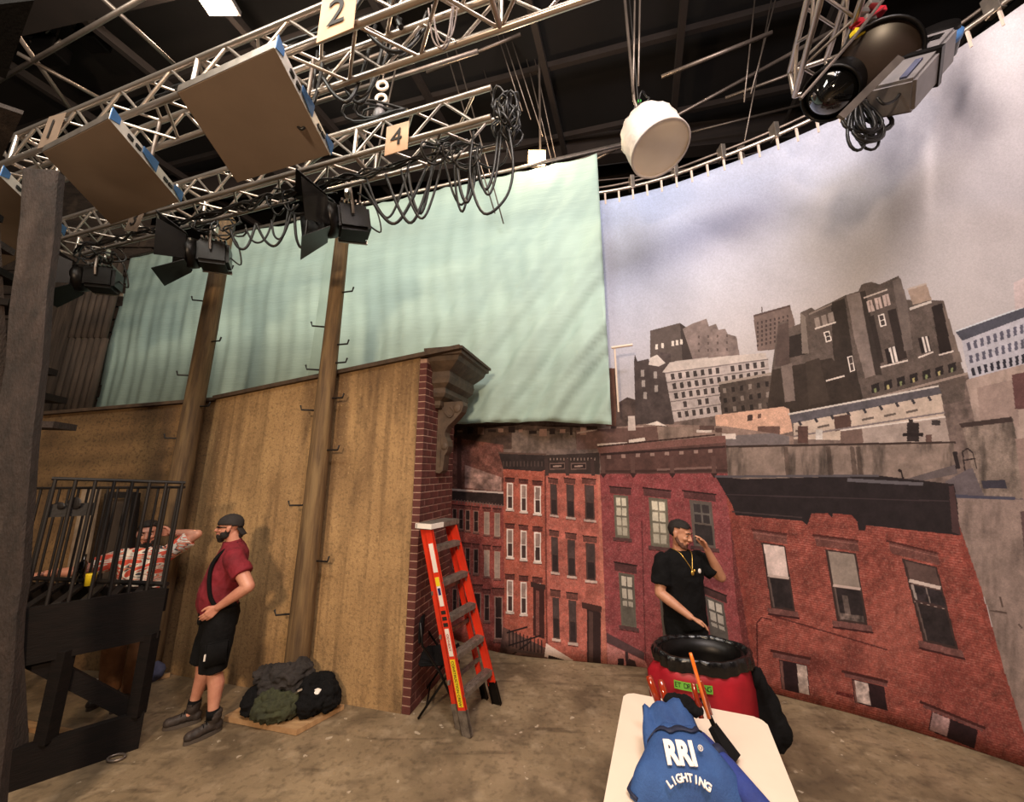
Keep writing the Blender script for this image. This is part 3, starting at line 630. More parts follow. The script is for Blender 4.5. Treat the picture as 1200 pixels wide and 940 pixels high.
q = rect(1057, 655, 1098, 752, 10, 25); line(bil(q, .05, .26), bil(q, .95, .26), 4, (196, 172, 164)); fill(sub(q, .1, .3, .95, .5), (50, 40, 44), .4); line(bil(q, .1, .3), bil(q, .12, .5), 3, (150, 132, 128)); line(bil(q, .5, .3), bil(q, .52, .5), 1.5, (120, 104, 100)); line(bil(q, 0, .5), bil(q, 1, .5), 2.5, (70, 48, 48))
q = rect(967, 644, 1003, 728, 5, 14); fill(sub(q, .3, .62, .5, .9), (120, 100, 92), .5, alpha=.6); fill(sub(q, .15, .88, .9, .97), (130, 108, 100), .8, alpha=.6)
for q in (rect(913, 773, 946, 808, 7, 3), rect(998, 796, 1036, 824, 9, 4), rect(1092, 834, 1146, 856, 22, -4)):
    fill(sub(q, -.2, -.22, 1.1, -.02), (104, 56, 54), .2); line(bil(q, -.28, -.24), bil(q, 1.15, -.24), 3, (70, 26, 24))
    fill(q, (44, 22, 26), .3); fill(sub(q, .02, .05, .12, 1), (110, 66, 60))
q = rect(913, 773, 946, 808, 7, 3); fill(sub(q, .62, .02, .98, 1.0), (176, 150, 140), .4); q = rect(998, 796, 1036, 824, 9, 4); fill(sub(q, .08, .02, .5, .95), (182, 156, 150), .45); q = rect(1092, 834, 1146, 856, 22, -4); fill(sub(q, .02, .02, .4, .95), (140, 104, 104), .45)
line((887, 730), (888, 800), 1.6, (84, 28, 26)); line((887, 730), (893, 724), 1.6, (84, 28, 26)); line((893, 724), (905, 727), 1.6, (84, 28, 26)); line((905, 722), (1040, 762), 1.8, (96, 36, 32))
line((900, 812), (1195, 900), 5, (104, 36, 36), .6); line((980, 812), (1000, 817), 4, (96, 24, 22))
# its black cornice
fill([(838, 558), (870, 562), (1030, 558), (1082, 564), (1118, 568), (1122, 590), (1125, 628), (1108, 626), (1015, 616), (1014, 622), (1006, 622), (1005, 612), (998, 604), (976, 602), (975, 607), (970, 602), (951, 602), (946, 616), (940, 611), (862, 604), (858, 592)], (40, 31, 34), 0.16)
line((838, 559), (1030, 558), 2.6, (82, 76, 84)); line((993, 563), (1082, 568), 4, (92, 86, 94)); line((850, 580), (1112, 588), 1.4, (60, 46, 50)); line((858, 600), (940, 607), 1.5, (66, 50, 52))
fill([(1112, 570), (1118, 570), (1126, 628), (1116, 624)], (74, 48, 50))
IMG = IMG*(1+0.05*(fine[..., None]-0.5)+0.10*(fbm(PX*0.8, PY*0.8, 2, 70)-0.5)[..., None])
brick_ = np.clip((IMG[..., :1]-IMG[..., 1:2]-32)/30, 0, 1); IMG = IMG*(1+brick_*(0.34*(fbm(PX*1.3, PY*1.3, 3, 130)-.5)[..., None]+0.30*(fbm(PX/5, PY/5, 3, 150)-.5)[..., None])); sp_ = (fbm(PX*0.9, PY*0.9, 2, 170) > .66)[..., None]*brick_; IMG = IMG*(1-sp_*.22)+np.array((206, 160, 148))*sp_*.22
lum = (IMG*np.array((.3, .59, .11))).sum(-1, keepdims=True); sat = (IMG.max(-1, keepdims=True)-IMG.min(-1, keepdims=True))/np.maximum(IMG.max(-1, keepdims=True), 1); IMG = np.clip((lum+(IMG-lum)*0.74)*(1.04-0.05*sat), 0, 255)
img = bpy.data.images.new('backdrop_print', TW, TH); px4 = np.ones((TH, TW, 4), np.float32); px4[..., :3] = IMG/255.0*1.0
img.pixels.foreach_set(px4.reshape(-1)); img.update(); img.pack()
bd = bpy.data.materials.new('printed_cloth'); bd.use_nodes = True; nt = bd.node_tree; p = nt.nodes['Principled BSDF']; p.inputs['Roughness'].default_value = 0.8; p.inputs['Specular IOR Level'].default_value = 0.2
ti = nt.nodes.new('ShaderNodeTexImage'); ti.image = img; ti.extension = 'EXTEND'; nt.links.new(ti.outputs[0], p.inputs['Base Color'])
bn = nt.nodes.new('ShaderNodeTexNoise'); bn.inputs['Scale'].default_value = 1.6; bn.inputs['Detail'].default_value = 3
tcn = nt.nodes.new('ShaderNodeTexCoord'); mpn = nt.nodes.new('ShaderNodeMapping'); mpn.inputs['Scale'].default_value = (1, 1, 0.35)
nt.links.new(tcn.outputs['Object'], mpn.inputs[0]); nt.links.new(mpn.outputs[0], bn.inputs['Vector'])
bb = nt.nodes.new('ShaderNodeBump'); bb.inputs['Strength'].default_value = 0.35; bb.inputs['Distance'].default_value = 0.08
nt.links.new(bn.outputs['Fac'], bb.inputs['Height']); nt.links.new(bb.outputs[0], p.inputs['Normal'])
bm = bmesh.new(); uvl = bm.loops.layers.uv.new('UVMap'); NS, NZ = 180, 40; grid = []
for i in range(NS+1):
    s = SL*i/NS; X = float(np.interp(s, sl, px_)); Y = float(np.interp(s, sl, py_)); row = []
    for j in range(NZ+1):
        z = TOPZ*j/NZ; v = bm.verts.new((X, Y, z+0.004)); row.append(v)
    grid.append(row)
for i in range(NS):
    for j in range(NZ):
        f = bm.faces.new((grid[i][j], grid[i+1][j], grid[i+1][j+1], grid[i][j+1])); f.smooth = True
        for l, (a, b) in zip(f.loops, ((i, j), (i+1, j), (i+1, j+1), (i, j+1))): l[uvl].uv = (a/NS, b/NZ)
me = bpy.data.meshes.new('printed_backdrop'); bm.to_mesh(me); bm.free()
bdo = obj('printed_backdrop', me, bd); so = bdo.modifiers.new('thick', 'SOLIDIFY'); so.thickness = 0.006; so.offset = 1.0
tag(bdo, 'huge curved cloth backdrop printed with brick row houses and a cloudy city skyline', 'backdrop', kind='thing')
def onplan(s): return Vector((float(np.interp(s, sl, px_)), float(np.interp(s, sl, py_)), 0))
# track pipe with ties
tr = thing('curtain_track', onplan(SL*.5)+Vector((0, 0, TOPZ+0.1)), 'curved pale pipe track that carries the printed street backdrop', 'track')
pts = [onplan(SL*k/90)+Vector((0, 0, TOPZ+0.14)) for k in range(8, 91)]
child('pipe', tubeo(pts, 0.028, 8), 'alu', tr, True)
child('upper_pipe', tubeo([p+Vector((0.02, 0.05, 0.13)) for p in pts], 0.02, 8), 'steel', tr, True)
for k in range(46):
    p = onplan(SL*(0.22+0.016*k))
    bm = bmesh.new(); bbox(bm, (p.x-0.012, p.y-0.012, TOPZ-0.07), (p.x+0.012, p.y+0.006, TOPZ+0.15)); child('tie', bm, 'tie', tr)
    if k % 3 == 0: child('clamp', box((p.x-0.03, p.y-0.04, TOPZ+0.1), (p.x+0.03, p.y+0.08, TOPZ+0.32), bev=0.006), 'alu', tr)

# ------------------------------------------------------------ pale green screen
GA = Vector((1.24, 4.80, 0)); GD = Vector((-9.59, 2.88, 0)); GL = GD.length; GU = GD.normalized(); GN = Vector((GU.y, -GU.x, 0))
if GN.y > 0: GN = -GN
bm = bmesh.new(); NX, NZ = 260, 60; rows = []
for i in range(NX+1):
    a = GL*i/NX; row = []
    for j in range(NZ+1):
        v = j/NZ
        zt = 6.72-0.03*abs(math.sin(a*5.2)); zb = 2.74+0.06*min(a, 2.4)+0.03*math.sin(a*2.1)
        if a > 6: zt = 6.72
        z = zb+(zt-zb)*v
        near = max(0, 1-a/4.5)
        d = 0.016*math.sin(a*9+z*1.3)*(1-v)+0.012*math.sin(a*21+math.sin(z*2)*1.5)*(1-v*0.7)
        d += near*(1-v)**1.1*0.10*math.sin((a*0.9+(z-2.7)*0.6)*9.0+math.sin(z*3)*.5)+near*(1-v)*0.035*math.sin((a+(z-2.7)*0.8)*23+math.sin(z*5+a*3))
        d += 0.03*(mnoise.noise(Vector((a*1.3, z*0.6, 3)))+0.5*mnoise.noise(Vector((a*4, z*1.2, 9))))
        q = GA+GU*a+GN*(d+0.05*near*(1-v)); row.append(bm.verts.new((q.x, q.y, z)))
    rows.append(row)
for i in range(NX):
    for j in range(NZ): bm.faces.new((rows[i][j], rows[i+1][j], rows[i+1][j+1], rows[i][j+1])).smooth = True
g = obj('green_screen', bm, 'screen'); so = g.modifiers.new('thick', 'SOLIDIFY'); so.thickness = 0.004; so.offset = 0
tag(g, 'pale mint green cloth screen hung behind the tan wall and wooden poles', 'screen cloth', kind='thing')
a0, a1 = 4.35, 4.75
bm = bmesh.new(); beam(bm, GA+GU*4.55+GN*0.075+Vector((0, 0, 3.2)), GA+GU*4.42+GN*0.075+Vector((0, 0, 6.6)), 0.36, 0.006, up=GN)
child('shade_strip', bm, 'screen_shaded', g)  # painted shade: darker strip for a shadow showing through the cloth
sp = obj('screen_pipe', tubeo([GA-GU*0.45+Vector((0, 0, 6.78)), GA+GU*GL+Vector((0, 0, 6.76))], 0.028, 8), 'alu', smooth=True)
tag(sp, 'straight pipe along the top edge of the pale green screen', 'pipe')
st = thing('light_stand_arm', GA+Vector((0.03, -0.1, 3.6)), 'small white t-shaped arm sticking out at the right edge of green screen', 'arm')
rod('upright', GA+Vector((0.06, -.1, 2.9)), GA+Vector((0.06, -.1, 3.72)), 0.012, 'tie', st); rod('crossbar', GA+Vector((0.02, -.1, 3.72)), GA+Vector((0.27, -.16, 3.74)), 0.018, 'tie', st)

# grey-brown planks hanging left of the screen
pk = thing('plank_drape', (-8.25, 7.3, 0), 'tall strip of grey brown vertical planks left of the green screen', 'planks')
for k in range(6):
    x0 = -8.68+k*0.125
    for j, (z0, z1) in enumerate(((0, 2.9), (2.91, 4.75), (4.76, 6.38))):
        bm = bmesh.new(); lathe(bm, [(0.058, z0), (0.062, (z0+z1)/2), (0.056, z1)], (x0+0.03*math.sin(z0), 7.3, 0), 8); bmesh.ops.holes_fill(bm, edges=bm.edges[:]); child('plank', bm, 'corr', pk, True)
for k in range(4):
    x0 = -9.5+k*0.2; child('plank', box((x0, 7.42, 0), (x0+0.18, 7.5, 7.3-0.2*k)), 'corr', pk)

# ------------------------------------------------------------ tan set wall
P0 = Vector((-.943, 4.156, 0)); U = Vector((.967, -.253, 0)).normalized(); V = Vector((-U.y, U.x, 0))
def wl_(u, v, z): q = P0+U*u+V*v; return Vector((q.x, q.y, z))
sw = thing('set_wall', wl_(-2.5, 0.1, 0), 'long tan stained plaster set wall behind the two wooden poles', 'set wall')
L1 = 2.95
def prism(base, thick, m_, name, par):
    """base: list of front-face points (ccw seen from front), extruded backwards by vector"""
    bm = bmesh.new(); a = [bm.verts.new(p) for p in base]; b = [bm.verts.new(Vector(p)+thick) for p in base]; bm.faces.new(a); bm.faces.new(b[::-1])
    for i in range(len(a)): bm.faces.new((a[i], a[(i+1) % len(a)], b[(i+1) % len(a)], b[i]))
    return child(name, bm, m_, par)
prism([wl_(-L1, 0, 0), wl_(-0.088, 0, 0), wl_(-0.088, 0, 3.44), wl_(-L1, 0, 3.09)], V*0.12, 'plaster', 'plaster_panel', sw)
H = wl_(-L1, 0.0, 0); U2 = Vector((-1, 0.05, 0)).normalized(); V2 = Vector((-U2.y, U2.x, 0)); V2 = V2 if V2.y > 0 else -V2
prism([H+U2*2.45+V2*.03, H+U2*0.006+V2*.03, H+U2*0.006+V2*.03+Vector((0, 0, 3.07)), H+U2*2.45+V2*.03+Vector((0, 0, 2.90))], V2*0.12, 'plaster_shaded', 'plaster_panel', sw)
# cap boards
bm = bmesh.new(); beam(bm, wl_(-L1, 0.06, 3.11), wl_(0.4, 0.06, 3.515), 0.22, 0.045); child('cap_board', bm, 'cap', sw)
bm = bmesh.new(); beam(bm, H+U2*2.45+V2*.08+Vector((0, 0, 2.92)), H+V2*.08+Vector((0, 0, 3.10)), 0.2, 0.04); child('cap_board', bm, 'cap', sw)
# brick pier
bp = thing('brick_pier', wl_(0, 0.3, 0), 'dark red brick end pier of the tan wall under a carved cornice', 'brick pier')
prism([wl_(-0.086, 0.004, 0), wl_(-0.004, 0.004, 0), wl_(-0.004, 0.004, 3.42), wl_(-0.086, 0.004, 3.42)], V*0.812, 'mortar', 'core', bp)
ch = 0.0735; k = 0; z = 0.0
cache = {}
def brick(u0, u1, v0, v1, z):
    key = (round(u1-u0, 3), round(v1-v0, 3))
    if key not in cache:
        bm = box((0, 0, 0), (u1-u0, v1-v0, ch-0.009), bev=0.0); me = bpy.data.meshes.new('brick'); bmesh.ops.recalc_face_normals(bm, faces=bm.faces)
        bmesh.ops.bevel(bm, geom=bm.edges[:], offset=0.003, segments=1, affect='EDGES'); bm.to_mesh(me); bm.free(); me.materials.append(M['brick']); cache[key] = me
    o = bpy.data.objects.new('brick', cache[key]); link(o, bp); o.matrix_parent_inverse = pinv(bp)
    q = wl_(u0+random.uniform(-.0015, .0015), v0, z); o.matrix_basis = Matrix.Translation(q) @ Matrix(((U.x, V.x, 0), (U.y, V.y, 0), (0, 0, 1))).to_4x4()
while z < 3.36:
    if k % 2 == 0:
        brick(-0.085, 0, 0, 0.2, z); v = 0.208
    else:
        brick(-0.085, 0, 0, 0.098, z); v = 0.106
    while v < 0.80: v1 = min(v+0.2, 0.82); brick(-0.085, 0, v, v1, z); v = v1+0.008
    z += ch; k += 1
# cornice: a stack of moulding steps mitred round the pier head
prof = [(0.05, 2.90), (0.07, 2.93), (0.07, 2.98), (0.13, 3.02), (0.15, 3.06), (0.14, 3.12), (0.20, 3.17), (0.22, 3.24), (0.21, 3.30), (0.28, 3.35), (0.34, 3.40), (0.36, 3.45), (0.40, 3.46), (0.40, 3.50)]
bm = bmesh.new(); rings = []
for p_, z in prof:
    vs = [wl_(-0.02, 0.28-p_*0.66, z), wl_(p_, 0.28-p_*0.66, z), wl_(p_, 0.86+p_*0.3, z), wl_(-0.02, 0.86+p_*0.3, z)]
    rings.append([bm.verts.new(v) for v in vs])
for i in range(len(rings)-1):
    for a in range(4): bm.faces.new((rings[i][a], rings[i][(a+1) % 4], rings[i+1][(a+1) % 4], rings[i+1][a]))
bm.faces.new(rings[0][::-1]); bm.faces.new(rings[-1])
cn = child('cornice', bm, 'cornice', bp)
bm = bmesh.new(); bbox(bm, (-0.03, -0.03, 3.50), (0.425, 1.0, 3.53), Matrix.Translation(P0) @ Matrix(((U.x, V.x, 0), (U.y, V.y, 0), (0, 0, 1))).to_4x4()); child('cornice_cap', bm, 'cap', bp)
# scroll bracket: s-shaped side profile given thickness
prf = [(0.0, 2.98), (0.30, 2.98), (0.315, 2.93), (0.29, 2.86), (0.255, 2.82), (0.20, 2.76), (0.13, 2.70), (0.095, 2.63), (0.10, 2.58), (0.13, 2.53), (0.145, 2.47), (0.13, 2.41), (0.10, 2.37), (0.095, 2.30), (0.085, 2.20), (0.05, 2.17), (0.0, 2.18)]
for v0 in (0.33,):
    bm = bmesh.new(); a = [bm.verts.new(wl_(x, v0, z)) for x, z in prf]; b = [bm.verts.new(wl_(x, v0+0.14, z)) for x, z in prf]; bm.faces.new(a); bm.faces.new(b[::-1])
    for i in range(len(a)): bm.faces.new((a[i], a[(i+1) % len(a)], b[(i+1) % len(a)], b[i]))
    for cx, cz, r in ((0.235, 2.90, 0.05), (0.095, 2.47, 0.04)):
        for kk in range(2): sph(bm, wl_(cx, v0-0.004+0.148*kk, cz), (r, 0.012, r), 12, Matrix(((U.x, V.x, 0), (U.y, V.y, 0), (0, 0, 1))))
    tube(bm, smooth_pts([wl_(0.05, v0-0.005, 2.93), wl_(0.10, v0-0.005, 2.84), wl_(0.16, v0-.005, 2.80), wl_(0.2, v0-.005, 2.86), wl_(0.15, v0-.005, 2.92)], 4), 0.010, 6)
    tube(bm, smooth_pts([wl_(0.04, v0-0.005, 2.60), wl_(0.05, v0-0.005, 2.45), wl_(0.05, v0-.005, 2.25)], 4), 0.009, 6)
    child('scroll_bracket', bm, 'cornice', bp)

# wooden utility poles
def pole(name_lab, base, top, r0, r1, hooks):
    t = thing('wooden_pole', base, name_lab, 'pole'); base = Vector(base); top = Vector(top)
    n = 14; bm = bmesh.new(); rings = []
    for i in range(n+1):
        f = i/n; c = base.lerp(top, f); r = r0+(r1-r0)*f
        rings.append([bm.verts.new(c+Vector((math.cos(a), math.sin(a), 0))*(r*(1+0.05*mnoise.noise(Vector((a*1.3, f*5, base.x)))))) for a in [k*2*math.pi/18 for k in range(18)]])
    for i in range(n):
        for k in range(18): bm.faces.new((rings[i][k], rings[i][(k+1) % 18], rings[i+1][(k+1) % 18], rings[i+1][k]))
    tp = bm.verts.new(top+Vector((0, 0, 0.10)))
    for k in range(18): bm.faces.new((rings[-1][k], rings[-1][(k+1) % 18], tp))
    bm.faces.new(rings[0][::-1]); child('shaft', bm, 'pole', t, True)
    for (f, s) in hooks:
        c = base.lerp(top, f); r = (r0+(r1-r0)*f)*0.8; d = Vector((s, -0.25, 0)).normalized()
        child('step_hook', tubeo([c+d*r*0.7, c+d*(r+0.15), c+d*(r+0.165)+Vector((0, 0, 0.05))], 0.010, 6), 'iron', t, True)
    return t
c2 = wl_(-1.18, -0.13, 0)
pole('right wooden pole standing before the tan wall, thicker at foot', c2, c2+Vector((0, 0, 5.5)), 0.118, 0.078,
     [(.44, 1), (.52, -1), (.335, -1), (.235, 1), (.145, -1), (.62, 1), (.70, -1), (.78, 1), (.545, 1), (.605, -1), (.66, 1)])
c1 = wl_(-3.08, -0.16, 0)
pole('left wooden pole rising past the green screen, cut square on top', c1, c1+Vector((0, 0, 5.62)), 0.125, 0.095, [(.60, -1), (.68, 1), (.53, 1), (.78, -1), (.86, 1), (.46, -1)])
# ------------------------------------------------------------ rigging overhead
def truss(label, p0, p1, size=0.30, bay=0.30, skip=()):
    p0 = Vector(p0); p1 = Vector(p1); d = (p1-p0); L = d.length; d.normalize(); s = d.cross(Vector((0, 0, 1))).normalized(); h = Vector((0, 0, 1))
    t = thing('box_truss', p0.lerp(p1, .5), label, 'truss')
    c = [(-1, -1), (1, -1), (1, 1), (-1, 1)]; hs = size/2
    cor = [s*(a*hs)+h*(b*hs) for a, b in c]
    for q in cor: rod('chord', p0+q, p1+q, 0.024, 'alu', t, 10)
    n = int(L/bay)
    for f in range(4):
        a, b = cor[f], cor[(f+1) % 4]
        for k in range(n):
            x0 = p0+d*(k*bay); x1 = p0+d*((k+1)*bay)
            if k % 2: a, b = b, a
            rod('brace', x0+a, x1+b, 0.0125, 'alu', t, 6)
            if k % 2: a, b = b, a
    k = 0
    while k*2.4 <= L:
        x = p0+d*(k*2.4)
        for f in range(4): rod('end_bar', x+cor[f], x+cor[(f+1) % 4], 0.02, 'alu', t, 8)
        k += 1
    return t, d, s
T4a, T4b = Vector((-6.0, 4.63, 5.2)), Vector((-.13, 2.79, 5.2))
T2a, T2b = Vector((-7.0, 3.97, 5.2)), Vector((1.6, 1.32, 5.2))
truss('box truss carrying the card numbered 4, nearer the green screen', T4a, T4b)
truss('box truss carrying the card numbered 2, above the brown light panels', T2a, T2b)
truss('short box truss end over the round black lamps at upper right', (2.77, 2.90, 5.76), (1.7, .55, 5.76), 0.28, 0.29)

def card(num, px, py, w_px, label, lean, tru=5.2):
    t0 = (T4a, T4b) if tru == 4 else (T2a, T2b)
    d = (t0[1]-t0[0]).normalized(); nrm = Vector((d.y, -d.x, 0)); nrm = nrm if nrm.y < 0 else -nrm
    o = pp(px, py, t0[0]+nrm*0.2, nrm)
    x = d; y = Vector((0, 0, 1)); y = (y+x*lean).normalized(); xx = y.cross(-nrm).normalized()*-1
    xx = nrm.cross(y)*-1; 
    if xx.x < 0: xx = -xx
    w2 = 0.115*w_px; h2 = 0.15*w_px
    bm = bmesh.new(); poly(bm, [o-xx*w2-y*h2, o+xx*w2-y*h2*.95, o+xx*w2*.98+y*h2, o-xx*w2+y*h2*1.02], 0.006)
    c = obj('number_card', bm, 'card_shaded' if num in '13' else 'card'); tag(c, label, 'sign')
    text('numeral', num, 0.25*w_px, 'ink', c, o+nrm*0.008, xx, y, 0.0, 0.001)
card('2', 395, 16, 1.25, 'brown paper card with a black numeral 2 on the upper truss', 0.0, 2)
card('4', 465, 162, 1.0, 'brown paper card with a black numeral 4 on the lower truss', 0.0, 4)
card('3', 158, 257, 1.0, 'brown card in painted shade hung low on left end of the lower truss', 0.25, 4)
card('1', 60, 153, 1.1, 'brown card in painted shade on far left of the upper truss', 0.1, 2)

# soft light panels seen from below
def panel(corners, z, label, dz=(0, 0, 0, 0)):
    P = [hp(x, y, z) if len(c_ := (x, y)) else None for x, y in corners]
    P = [p+Vector((0, 0, k)) for p, k in zip(P, dz)]; c = sum(P, Vector())/4
    t = thing('soft_light_panel', c, label, 'light panel', 'soft light panels under the trusses')
    up = Vector((0, 0, 0.06)); bm = bmesh.new()
    a = [bm.verts.new(p) for p in P]; b = [bm.verts.new(p+up) for p in P]; bm.faces.new(b)
    for i in range(4): bm.faces.new((a[i], a[(i+1) % 4], b[(i+1) % 4], b[i]))
    child('frame', bm, 'alu', t)
    bm = bmesh.new(); poly(bm, [p+(c-p)*0.012+Vector((0, 0, -0.004)) for p in P], -0.012); child('diffusion_cloth', bm, 'panelcloth', t)
    bm = bmesh.new(); n_ = (P[1]-P[0]).normalized()*.004; u_ = Vector((0, 0, .012)); v_ = Vector((0, 0, .085)); poly(bm, [P[1]+n_-u_, P[2]+n_-u_, P[2]+n_+v_, P[1]+n_+v_], .004); child('edge_strip', bm, 'silver', t)
    for i in (1, 2, 2):
        q = P[i]; nth_ = globals().get('_nt', 0); globals()['_nt'] = nth_+1; o = (c-q).normalized()
        e = (P[3-i]-q).normalized()
        bm = bmesh.new(); s_ = (P[1]-P[2]).normalized() if i == 2 else (P[2]-P[1]).normalized()
        wv = (q-c); wv.z = 0; wv.normalize()
        n = (P[1]-P[0]).normalized()
        for (f0, f1) in (((0, .10),), ((0, .14),), ((.42, .62),))[nth_ % 3]:
            L = (P[1]-P[2]).length
            bm_pts = [q+s_*L*f0+n*0.012+Vector((0, 0, -.01)), q+s_*L*f1+n*0.012+Vector((0, 0, .03)), q+s_*L*f1+n*0.012+Vector((0, 0, .085)), q+s_*L*f0+n*.02+Vector((0, 0, .09))]
            poly(bm, bm_pts, 0.006)
        child('tape', bm, 'blue', t)
    for i, j in ((0, 3), (1, 2)):
        m_ = P[i].lerp(P[j], .5)+Vector((0, 0, .1)); rod('bracket', m_, m_+Vector((0, 0, .35)), .015, 'steel', t)
    n = (P[1]-P[0]).normalized(); s_ = (P[2]-P[1])
    for f in (.2, .3, .7, .78):
        bm = bmesh.new(); q = P[1]+s_*f+n*.010+Vector((0, 0, .03)); beam(bm, q, q+s_*.06, 0.01, 0.03); child('vent', bm, 'blackmetal', t)
    return t
panel([(207, 108), (322, 55), (387, 181), (278, 214)], 4.8, 'larger brown light panel, right of the pair above the wooden poles')
panel([(49, 178), (128, 138), (211, 236), (130, 263)], 4.8, 'smaller brown light panel left of its pair, silver edge facing right')
panel([(-110, 250), (0, 205), (74, 276), (-30, 330)], 4.7, 'brown light panel cut by the left photo edge behind the timber')

# barn door spotlights
def fresnel(c, aim, s, label, hang=5.05):
    c = Vector(c); t = thing('barn_door_spotlight', c, label, 'spotlight', 'barn door spotlights under the lower truss')
    x = Vector(aim).normalized(); R = frame(c, x)
    def L(v): return R @ (Vector(v)*s)
    bm = bmesh.new(); bbox(bm, (-.42*s, -.17*s, -.17*s), (-.05*s, .17*s, .17*s), R); bmesh.ops.bevel(bm, geom=bm.edges[:], offset=.04*s, segments=2, affect='EDGES'); h = child('housing', bm, 'blackmetal', t); child('side_strip', box((-.42*s, -.19*s, -.17*s), (-.08*s, -.165*s, -.12*s), R), 'alu', t); child('side_strip', box((-.36*s, -.185*s, .02*s), (-.12*s, -.165*s, .08*s), R), 'greymetal', t)
    bm = bmesh.new()
    for k in range(6): bbox(bm, (-.38*s+k*.05*s, -.175*s, .17*s), (-.36*s+k*.05*s, .175*s, .20*s), R)
    child('fin', bm, 'steel', h)['kind'] = 'stuff'
    rm = R @ Matrix.Rotation(math.pi/2, 4, 'Y')
    bm = bmesh.new(); lathe(bm, [(.0*s, -.06*s), (.19*s, -.06*s), (.21*s, .02*s), (.20*s, .06*s), (.16*s, .06*s), (.15*s, 0), (.0, -.0)], (0, 0, 0), 24, rm); child('front_ring', bm, 'blackmetal', t, True)
    bm = bmesh.new(); lathe(bm, [(.155*s, .02*s), (.12*s, .035*s), (.06*s, .045*s), (0.001, .05*s)], (0, 0, 0), 24, rm); child('lens', bm, 'blackgloss', t, True)
    for sy, sz, nm in ((0, 1, 0), (0, -1, 0), (1, 0, 0), (-1, 0, 0)):
        if sz: pts = [(.04, -.19, .19*sz), (.04, .19, .19*sz), (.34, .27, .40*sz), (.34, -.27, .40*sz)]
        else: pts = [(.04, .19*sy, -.17), (.04, .19*sy, .17), (.30, .36*sy, .25), (.30, .36*sy, -.25)]
        bm = bmesh.new(); poly(bm, [L(p) for p in pts], 0.006); child('barn_door', bm, 'blackmetal', t)
    bm = bmesh.new(); tube(bm, [L((-.22, .2, 0)), L((-.22, .22, .1)), L((-.22, .2, .32)), L((-.22, 0, .36)), L((-.22, -.2, .32)), L((-.22, -.22, .1)), L((-.22, -.2, 0))], .014*s*1.2, 6); child('yoke', bm, 'steel', t)
    top = L((-.22, 0, .36)); rod('hanging_spigot', top, (top.x, top.y, hang), .014, 'alu', t)
    child('clamp', box((top.x-.03, top.y-.03, hang-.05), (top.x+.03, top.y+.03, hang+.04), bev=.008), 'alu', t)
    bm = bmesh.new(); tube(bm, smooth_pts([L((-.42, 0, 0)), L((-.55, .05, -.1)), L((-.5, .1, .2)), Vector((top.x+.1, top.y, hang))], 5), .009, 6); child('power_cord', bm, 'cable', t, True)
    return t
fresnel(dp(388, 258, 3.48), (-.86, -.48, -.18), 0.86, 'barn door spotlight against the green screen by the right pole top')
fresnel(dp(226, 297, 4.10), (-.88, -.46, -.10), 0.86, 'barn door spotlight just left of the left wooden pole top')
fresnel(dp(96, 326, 4.60), (-.90, -.42, -.08), 0.86, 'barn door spotlight before the brown planks, leftmost of three')

# hoists at the trusses
def hoist(at_, label, top=9.3):
    at_ = Vector(at_); t = thing('chain_hoist', at_, label, 'hoist')
    bm = bmesh.new(); lathe(bm, [(0.03, 0), (.055, .02), (.06, .1), (.05, .17), (.02, .2)], at_+Vector((0, 0, .18)), 14); child('hook_block', bm, 'greymetal', t, True)
    for k in range(2):
        bm = bmesh.new(); r = .05
        tube(bm, [at_+Vector((math.cos(a)*r, 0.0, .46+.16*k+math.sin(a)*r)) for a in [i*math.pi/8 for i in range(17)]], .016, 8); child('shackle', bm, 'tie', t, True)
    n = 60
    bm = bmesh.new(); z = at_.z+.68
    while z < top: tube(bm, [(at_.x, at_.y, z), (at_.x, at_.y, z+.028)], .011 if int(z*30) % 2 else .006, 5); z += .034
    ch_ = child('chain', bm, 'steel', t); 
    rng = random.Random(int(at_.x*100))
    for k in range(4):
        a = at_+Vector((rng.uniform(-.12, .12), rng.uniform(-.05, .05), .25)); pts = [a+Vector((math.cos(q)*(.12+.02*k)*1.6, math.sin(q*2)*.04-.03, math.sin(q)*(.06+.01*k))) for q in [i*2*math.pi/14 for i in range(15)]]
        bm = bmesh.new(); tube(bm, pts, .012, 6); child('coiled_cable', bm, 'cable', t, True)
    rod('sling', at_+Vector((-.02, 0, .35)), at_+Vector((-.22, 0, -.12)), .02, 'cable', t); rod('sling', at_+Vector((.02, 0, .35)), at_+Vector((.2, 0, -.12)), .02, 'cable', t)
    return t
d4 = (T4b-T4a)
hoist(T4a+d4*.80+Vector((0, 0, .16)), 'chain hoist with white shackles above the card numbered 4')
hoist(T2a+(T2b-T2a)*.70+Vector((0, 0, .16)), 'chain hoist hooked on the upper truss by card number 2')

